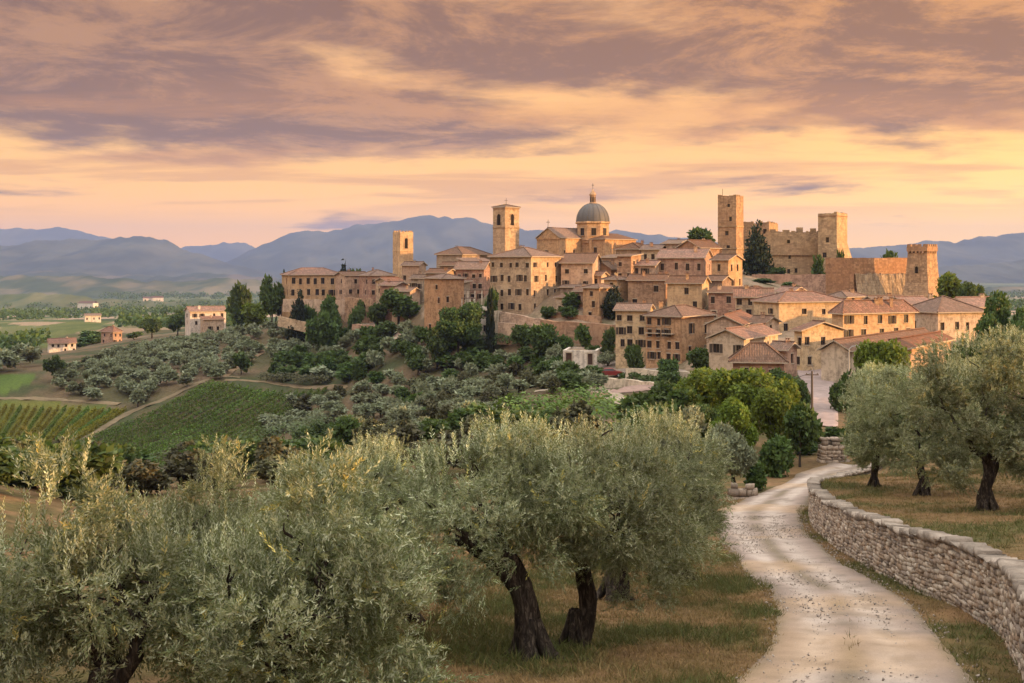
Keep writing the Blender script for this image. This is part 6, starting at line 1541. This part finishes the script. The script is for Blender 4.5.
grove('', 'mid grove', [(262, 424), (300, 402), (345, 398), (400, 372), (440, 352), (530, 362), (590, 384), (600, 394), (530, 396), (500, 424), (440, 446), (380, 452), (330, 446), (280, 446)], 5.5, (3.0, 4.6), (2.3, 3.4),
      [('olive', 'small round grey green olive on the brown slope below the town', 'olives on the brown slope below the town', 8), ('scrub', 'dry brown shrub on the slope below the town', 'dry shrubs on the slope below the town', 3.0), ('bush', 'dark green bush on the slope below the town', 'dark bushes on the slope below the town', 2)], 12)
grove('', 'upper band', [(335, 352), (352, 338), (400, 332), (440, 344), (400, 366), (345, 392), (330, 384), (270, 378), (250, 370), (300, 360)], 6.6, (4.0, 6.5), (3.2, 5.0),
      [('bush', 'dark green bush in the belt under the town ridge', 'dark bushes in the belt under the town ridge', 5), ('broad', 'small dark tree in the belt under the town ridge', 'small dark trees in the belt under the town ridge', 4), ('olive', 'grey olive in the belt under the town ridge', 'olives in the belt under the town ridge', 4)], 13)
grove('', 'far left', [(-30, 374), (0, 364), (36, 362), (40, 368), (30, 374), (0, 376)], 8.0, (6, 8), (4.5, 6), [('olive', 'olive in the strip beyond the green field', 'olives beyond the green field', 1)], 14)
grove('', 'valley side', [(620, 430), (690, 420), (720, 440), (700, 480), (640, 470)], 6.0, (4.5, 6.5), (3.5, 5.0), [('bush', 'green bush on the slope behind the bank olives', 'bushes behind the bank olives', 3)], 15)
grove('', 'slope top', [(395, 342), (440, 346), (490, 350), (560, 370), (600, 384), (540, 386), (470, 372), (400, 378)], 5.4, (3.4, 5.6), (2.6, 4.2), [('bush', 'green bush on the upper slope right under the town walls', 'green bushes on the upper slope', 5), ('broad', 'small leafy tree on the upper slope right under the town walls', 'small leafy trees on the upper slope', 3), ('scrub', 'dry shrub on the upper slope right under the town walls', 'dry shrubs on the upper slope', 1)], 17)
grove('', 'foot', [(-40, 462), (60, 456), (150, 476), (165, 500), (60, 500), (-40, 492)], 6.0, (4.5, 7.0), (3.0, 4.6), [('bush', 'green bush in the dip below the yellow field', 'bushes below the yellow field', 3), ('scrub', 'brownish bush in the dip below the yellow field', 'brownish bushes below the yellow field', 2)], 18)
grove('', 'behind', [(330, 452), (420, 452), (500, 432), (600, 436), (610, 470), (400, 500), (200, 500), (160, 482), (250, 470)], 6.5, (4.5, 6.5), (3.0, 4.4), [('scrub', 'dry shrub in the hollow behind the near olives', 'dry shrubs in the hollow', 3), ('bush', 'bush in the hollow behind the near olives', 'bushes in the hollow', 2)], 16)
# far woods of the valley: belts of trees that read as masses
def woods(label, belts, seed):
    rg = np.random.default_rng(seed); cs, ss = [], []
    for (a, b_, y, d0, d1, n, h) in belts:
        px_ = rg.uniform(a, b_, n); d_ = rg.uniform(d0, d1, n); x = (px_ - CX) / F * d_; z = terr(x, d_)
        for k in range(26):
            o = unit(rg.normal(size=(n, 3))) * h * np.array([0.75, 0.75, 0.5]) * rg.uniform(0.7, 1.0, n)[:, None]
            cs.append(np.stack([x, d_, z + h * 0.5], 1) + o); ss.append(np.full(n, h * 0.32))
    c = np.concatenate(cs); s = np.concatenate(ss); n = len(c); nr = unit(rg.normal(size=(n, 3)) + np.array([0, -0.2, 0.4])); ax = unit(np.cross(nr, rg.normal(size=(n, 3))))
    ob = link('woods', leaves_mesh('woods', c, ax, nr, s * 1.3, s, rg.uniform(0.6, 1.4, n), L_GREEN)); tag(ob, label, None, None, 'stuff')
woods('dark woods and hedgerows in the valley', [(-40, 40, 350, 500, 560, 40, 6), (120, 230, 330, 640, 760, 60, 6), (-60, 300, 320, 1100, 1250, 90, 8), (0, 320, 315, 1600, 1900, 120, 10), (-60, 340, 300, 2600, 2900, 160, 12),
      (100, 380, 300, 3600, 4200, 200, 14), (940, 1060, 300, 320, 420, 30, 5), (940, 1100, 300, 1200, 1500, 80, 9), (-60, 300, 300, 4800, 6000, 220, 18), (900, 1100, 290, 3200, 4600, 140, 14)], 5)

# --- vineyard: every row its own object
def vineyard(TL_, TR_, BL_, BR_, N_, mats, label, group, ext, seed):
    tl, tr_, bl, br = hit(*TL_, 60), hit(*TR_, 60), hit(*BL_, 60), hit(*BR_, 60); rg = np.random.default_rng(seed)
    for k in range(N_):
        f = k / (N_ - 1); a, b_ = tl.lerp(tr_, f), bl.lerp(br, f); b_ = b_ + (b_ - a) * (ext * math.sin(f * math.pi) + ext * 0.4)
        L = (b_ - a).length; n = int(L * 46); s = rg.random(n); x = a.x + (b_.x - a.x) * s; y = a.y + (b_.y - a.y) * s; z = terr(x, y)
        u = unit(np.array([[b_.x - a.x, b_.y - a.y, 0]])); sd_ = np.array([-u[0, 1], u[0, 0], 0])
        h = rg.uniform(0.02, 1.0, n) * (0.75 + 0.4 * fbm(s * 9, s * 0 + k, seed)); off = np.clip(rg.normal(size=n) * 0.10, -.2, .2)
        c = np.stack([x, y, z + h], 1) + sd_[None] * off[:, None]
        nr = unit(rg.normal(size=(n, 3)) + sd_[None] * np.sign(off)[:, None] * 0.8 + np.array([0, 0, 0.5])); ax = unit(np.cross(nr, rg.normal(size=(n, 3)))); sz = rg.uniform(0.17, 0.32, n)
        org = Vector((a.x, a.y, tz(a.x, a.y))); patch = 0.65 + 0.7 * fbm(x * 0.09, y * 0.09, seed + 1)
        ob = link('vine_row', leaves_mesh('vine_row', c - np.array(org), ax, nr, sz * 1.3, sz, rg.uniform(0.55, 1.35, n) * patch, mats[k % len(mats)]), None, org)
        tag(ob, label, 'vine row', group)
vineyard((214, 384), (327, 391), (88, 441), (238, 452), 17, [L_VINE], 'row of green grape vines running down the hillside vineyard', 'vine rows of the hillside vineyard', 0.28, 9)
vineyard((-30, 404), (126, 411), (-90, 458), (66, 448), 22, [L_AUTUMN, L_VINE, L_AUTUMN], 'row of yellowing vines in the field beyond the silvery olives', 'vine rows of the yellow field', 0.05, 19)

# --- ruined gate pillar and rocks by the road
def rubble(name, label, cat, base, w_, dpt, h, seed, n):
    rs = np.random.default_rng(seed); Vv, Ff, Cc = [], [], []; z = -0.2
    while z < h:
        hh = rs.uniform(0.18, 0.42); f = 1 - 0.25 * max(z, 0) / h
        for side in range(2):
            x = -w_ / 2 * f
            while x < w_ / 2 * f:
                ln = rs.uniform(0.25, 0.6); c = np.array((0.40, 0.31, 0.24)) * rs.uniform(0.55, 1.2); i = len(Vv); y = (-dpt / 2 if side == 0 else 0) * f
                if z < h * 0.7 or rs.random() < 0.7:
                    for (a, b_, e) in [(a, b_, e) for e in (0, 1) for a, b_ in ((0, 0), (1, 0), (1, 1), (0, 1))]:
                        j = rs.uniform(-0.05, 0.05, 3); Vv.append((x + a * ln * 0.97 + j[0], y + b_ * dpt / 2 * f + j[1], z + e * hh * 0.97 + j[2])); Cc.append(c)
                    for q in ((3, 2, 1, 0), (4, 5, 6, 7), (0, 1, 5, 4), (1, 2, 6, 5), (2, 3, 7, 6), (3, 0, 4, 7)): Ff.append([i + k for k in q])
                x += ln
        z += hh
    tag(link(name, np_mesh(name, np.array(Vv), np.array(Ff), M_STONE, np.array(Cc)), None, base), label, cat)
rubble('ruined_gate_pillar', 'stub of a ruined stone gate pillar at the road bend', 'pillar', on(831, 99.5), 2.0, 1.3, 1.9, 4, 0)
rubble('rubble_wall', 'low heap of pale stones under the bushes outside the road bend', 'stone wall', on(741, 73), 1.5, 0.8, 0.7, 5, 0)

# --- grass: blades in tufts on the banks, verge and terrace
def grass():
    rg = np.random.default_rng(31); P_ = []
    def scatter(n, px0, px1, d0, d1, test):
        d_ = np.sqrt(rg.uniform(d0 * d0, d1 * d1, n)); x = (rg.uniform(px0, px1, n) - CX) / F * d_
        k = test(x, d_); P_.append(np.stack([x[k], d_[k]], 1))
    rl, rr = np.array(ROAD_L), np.array(ROAD_R)
    o1 = np.argsort(rl[:, 1]); o2 = np.argsort(rr[:, 1])
    xl = lambda y: np.interp(y, rl[o1, 1], rl[o1, 0]); xr = lambda y: np.interp(y, rr[o2, 1], rr[o2, 0])
    scatter(40000, 300, 830, 19, 48, lambda x, y: (x < xl(y) + 0.15) & (rg.random(len(x)) < 0.8 + 0.2 * patch_noise(x, y)))
    scatter(7000, 500, 830, 45, 80, lambda x, y: x < xl(y) - 0.1)
    scatter(9000, 780, 1060, 19, 64, lambda x, y: (x > xr(y) - 0.25) & (x < wall_x(y) + 0.05))
    scatter(22000, 800, 1180, 24, 84, lambda x, y: x > wall_x(y) + 0.55)
    scatter(1500, 700, 960, 20, 60, lambda x, y: np.abs((x - xl(y)) / (xr(y) - xl(y)) - 0.47) < 0.05)
    xy = np.concatenate(P_); n = len(xy); B = 7; rep = np.repeat(np.arange(n), B); m = n * B
    c = xy[rep] + rg.normal(size=(m, 2)) * 0.07; z = terr(c[:, 0], c[:, 1]) - 0.02
    g = patch_noise(xy[:, 0], xy[:, 1]); hgt = (0.06 + 0.16 * rg.random(n) ** 2.5) * (0.8 + 0.7 * g)
    lean = rg.normal(size=(m, 2)) * 0.6; ax = unit(np.concatenate([lean, np.ones((m, 1))], 1)); nr = unit(np.concatenate([rg.normal(size=(m, 2)), np.full((m, 1), 0.2)], 1)); nr = unit(nr - ax * np.sum(ax * nr, 1, keepdims=True))
    straw_, gr = np.array((0.34, 0.215, 0.10)), np.array((0.095, 0.12, 0.032))
    cc = (straw_ + (gr - straw_) * np.clip(g + rg.normal(size=n) * 0.22, 0, 1)[:, None])[rep] * rg.uniform(0.6, 1.3, m)[:, None]
    ob = link('grass', leaves_mesh('grass', np.column_stack([c, z]), ax, nr, hgt[rep] * rg.uniform(0.6, 1.3, m), np.full(m, 0.016), cc, L_GRASS, 0.2)); tag(ob, None, None, None, 'stuff')
grass()
def gravel():
    rg = np.random.default_rng(55); n = 9000; t = rg.random(n); d_ = np.sqrt(rg.uniform(20 ** 2, 60 ** 2, n))
    rl, rr = np.array(ROAD_L), np.array(ROAD_R); o1 = np.argsort(rl[:, 1]); o2 = np.argsort(rr[:, 1])
    a = np.interp(d_, rl[o1, 1], rl[o1, 0]); b_ = np.interp(d_, rr[o2, 1], rr[o2, 0]); x = a + (b_ - a) * (t * 1.1 - 0.05)
    z = base_z(x, d_) + 0.05; s = 0.010 + 0.04 * rg.random(n) ** 4
    o = np.array([(1, 0, -.3), (-.5, .87, -.3), (-.5, -.87, -.3), (0, 0, .7)])
    V_ = (o[None] + rg.normal(size=(n, 4, 3)) * 0.25) * s[:, None, None] + np.stack([x, d_, z], 1)[:, None]
    f = np.array([(0, 1, 3), (1, 2, 3), (2, 0, 3), (0, 2, 1)]); Fq_ = (np.arange(n)[:, None, None] * 4 + f[None]).reshape(-1, 3)
    cc = np.repeat((np.array((0.40, 0.33, 0.28)) * rg.uniform(0.6, 1.2, n)[:, None]), 4, 0)
    tag(link('gravel', np_mesh('gravel', V_.reshape(-1, 3), Fq_, M_ROAD, cc)), None, None, None, 'stuff')
gravel()
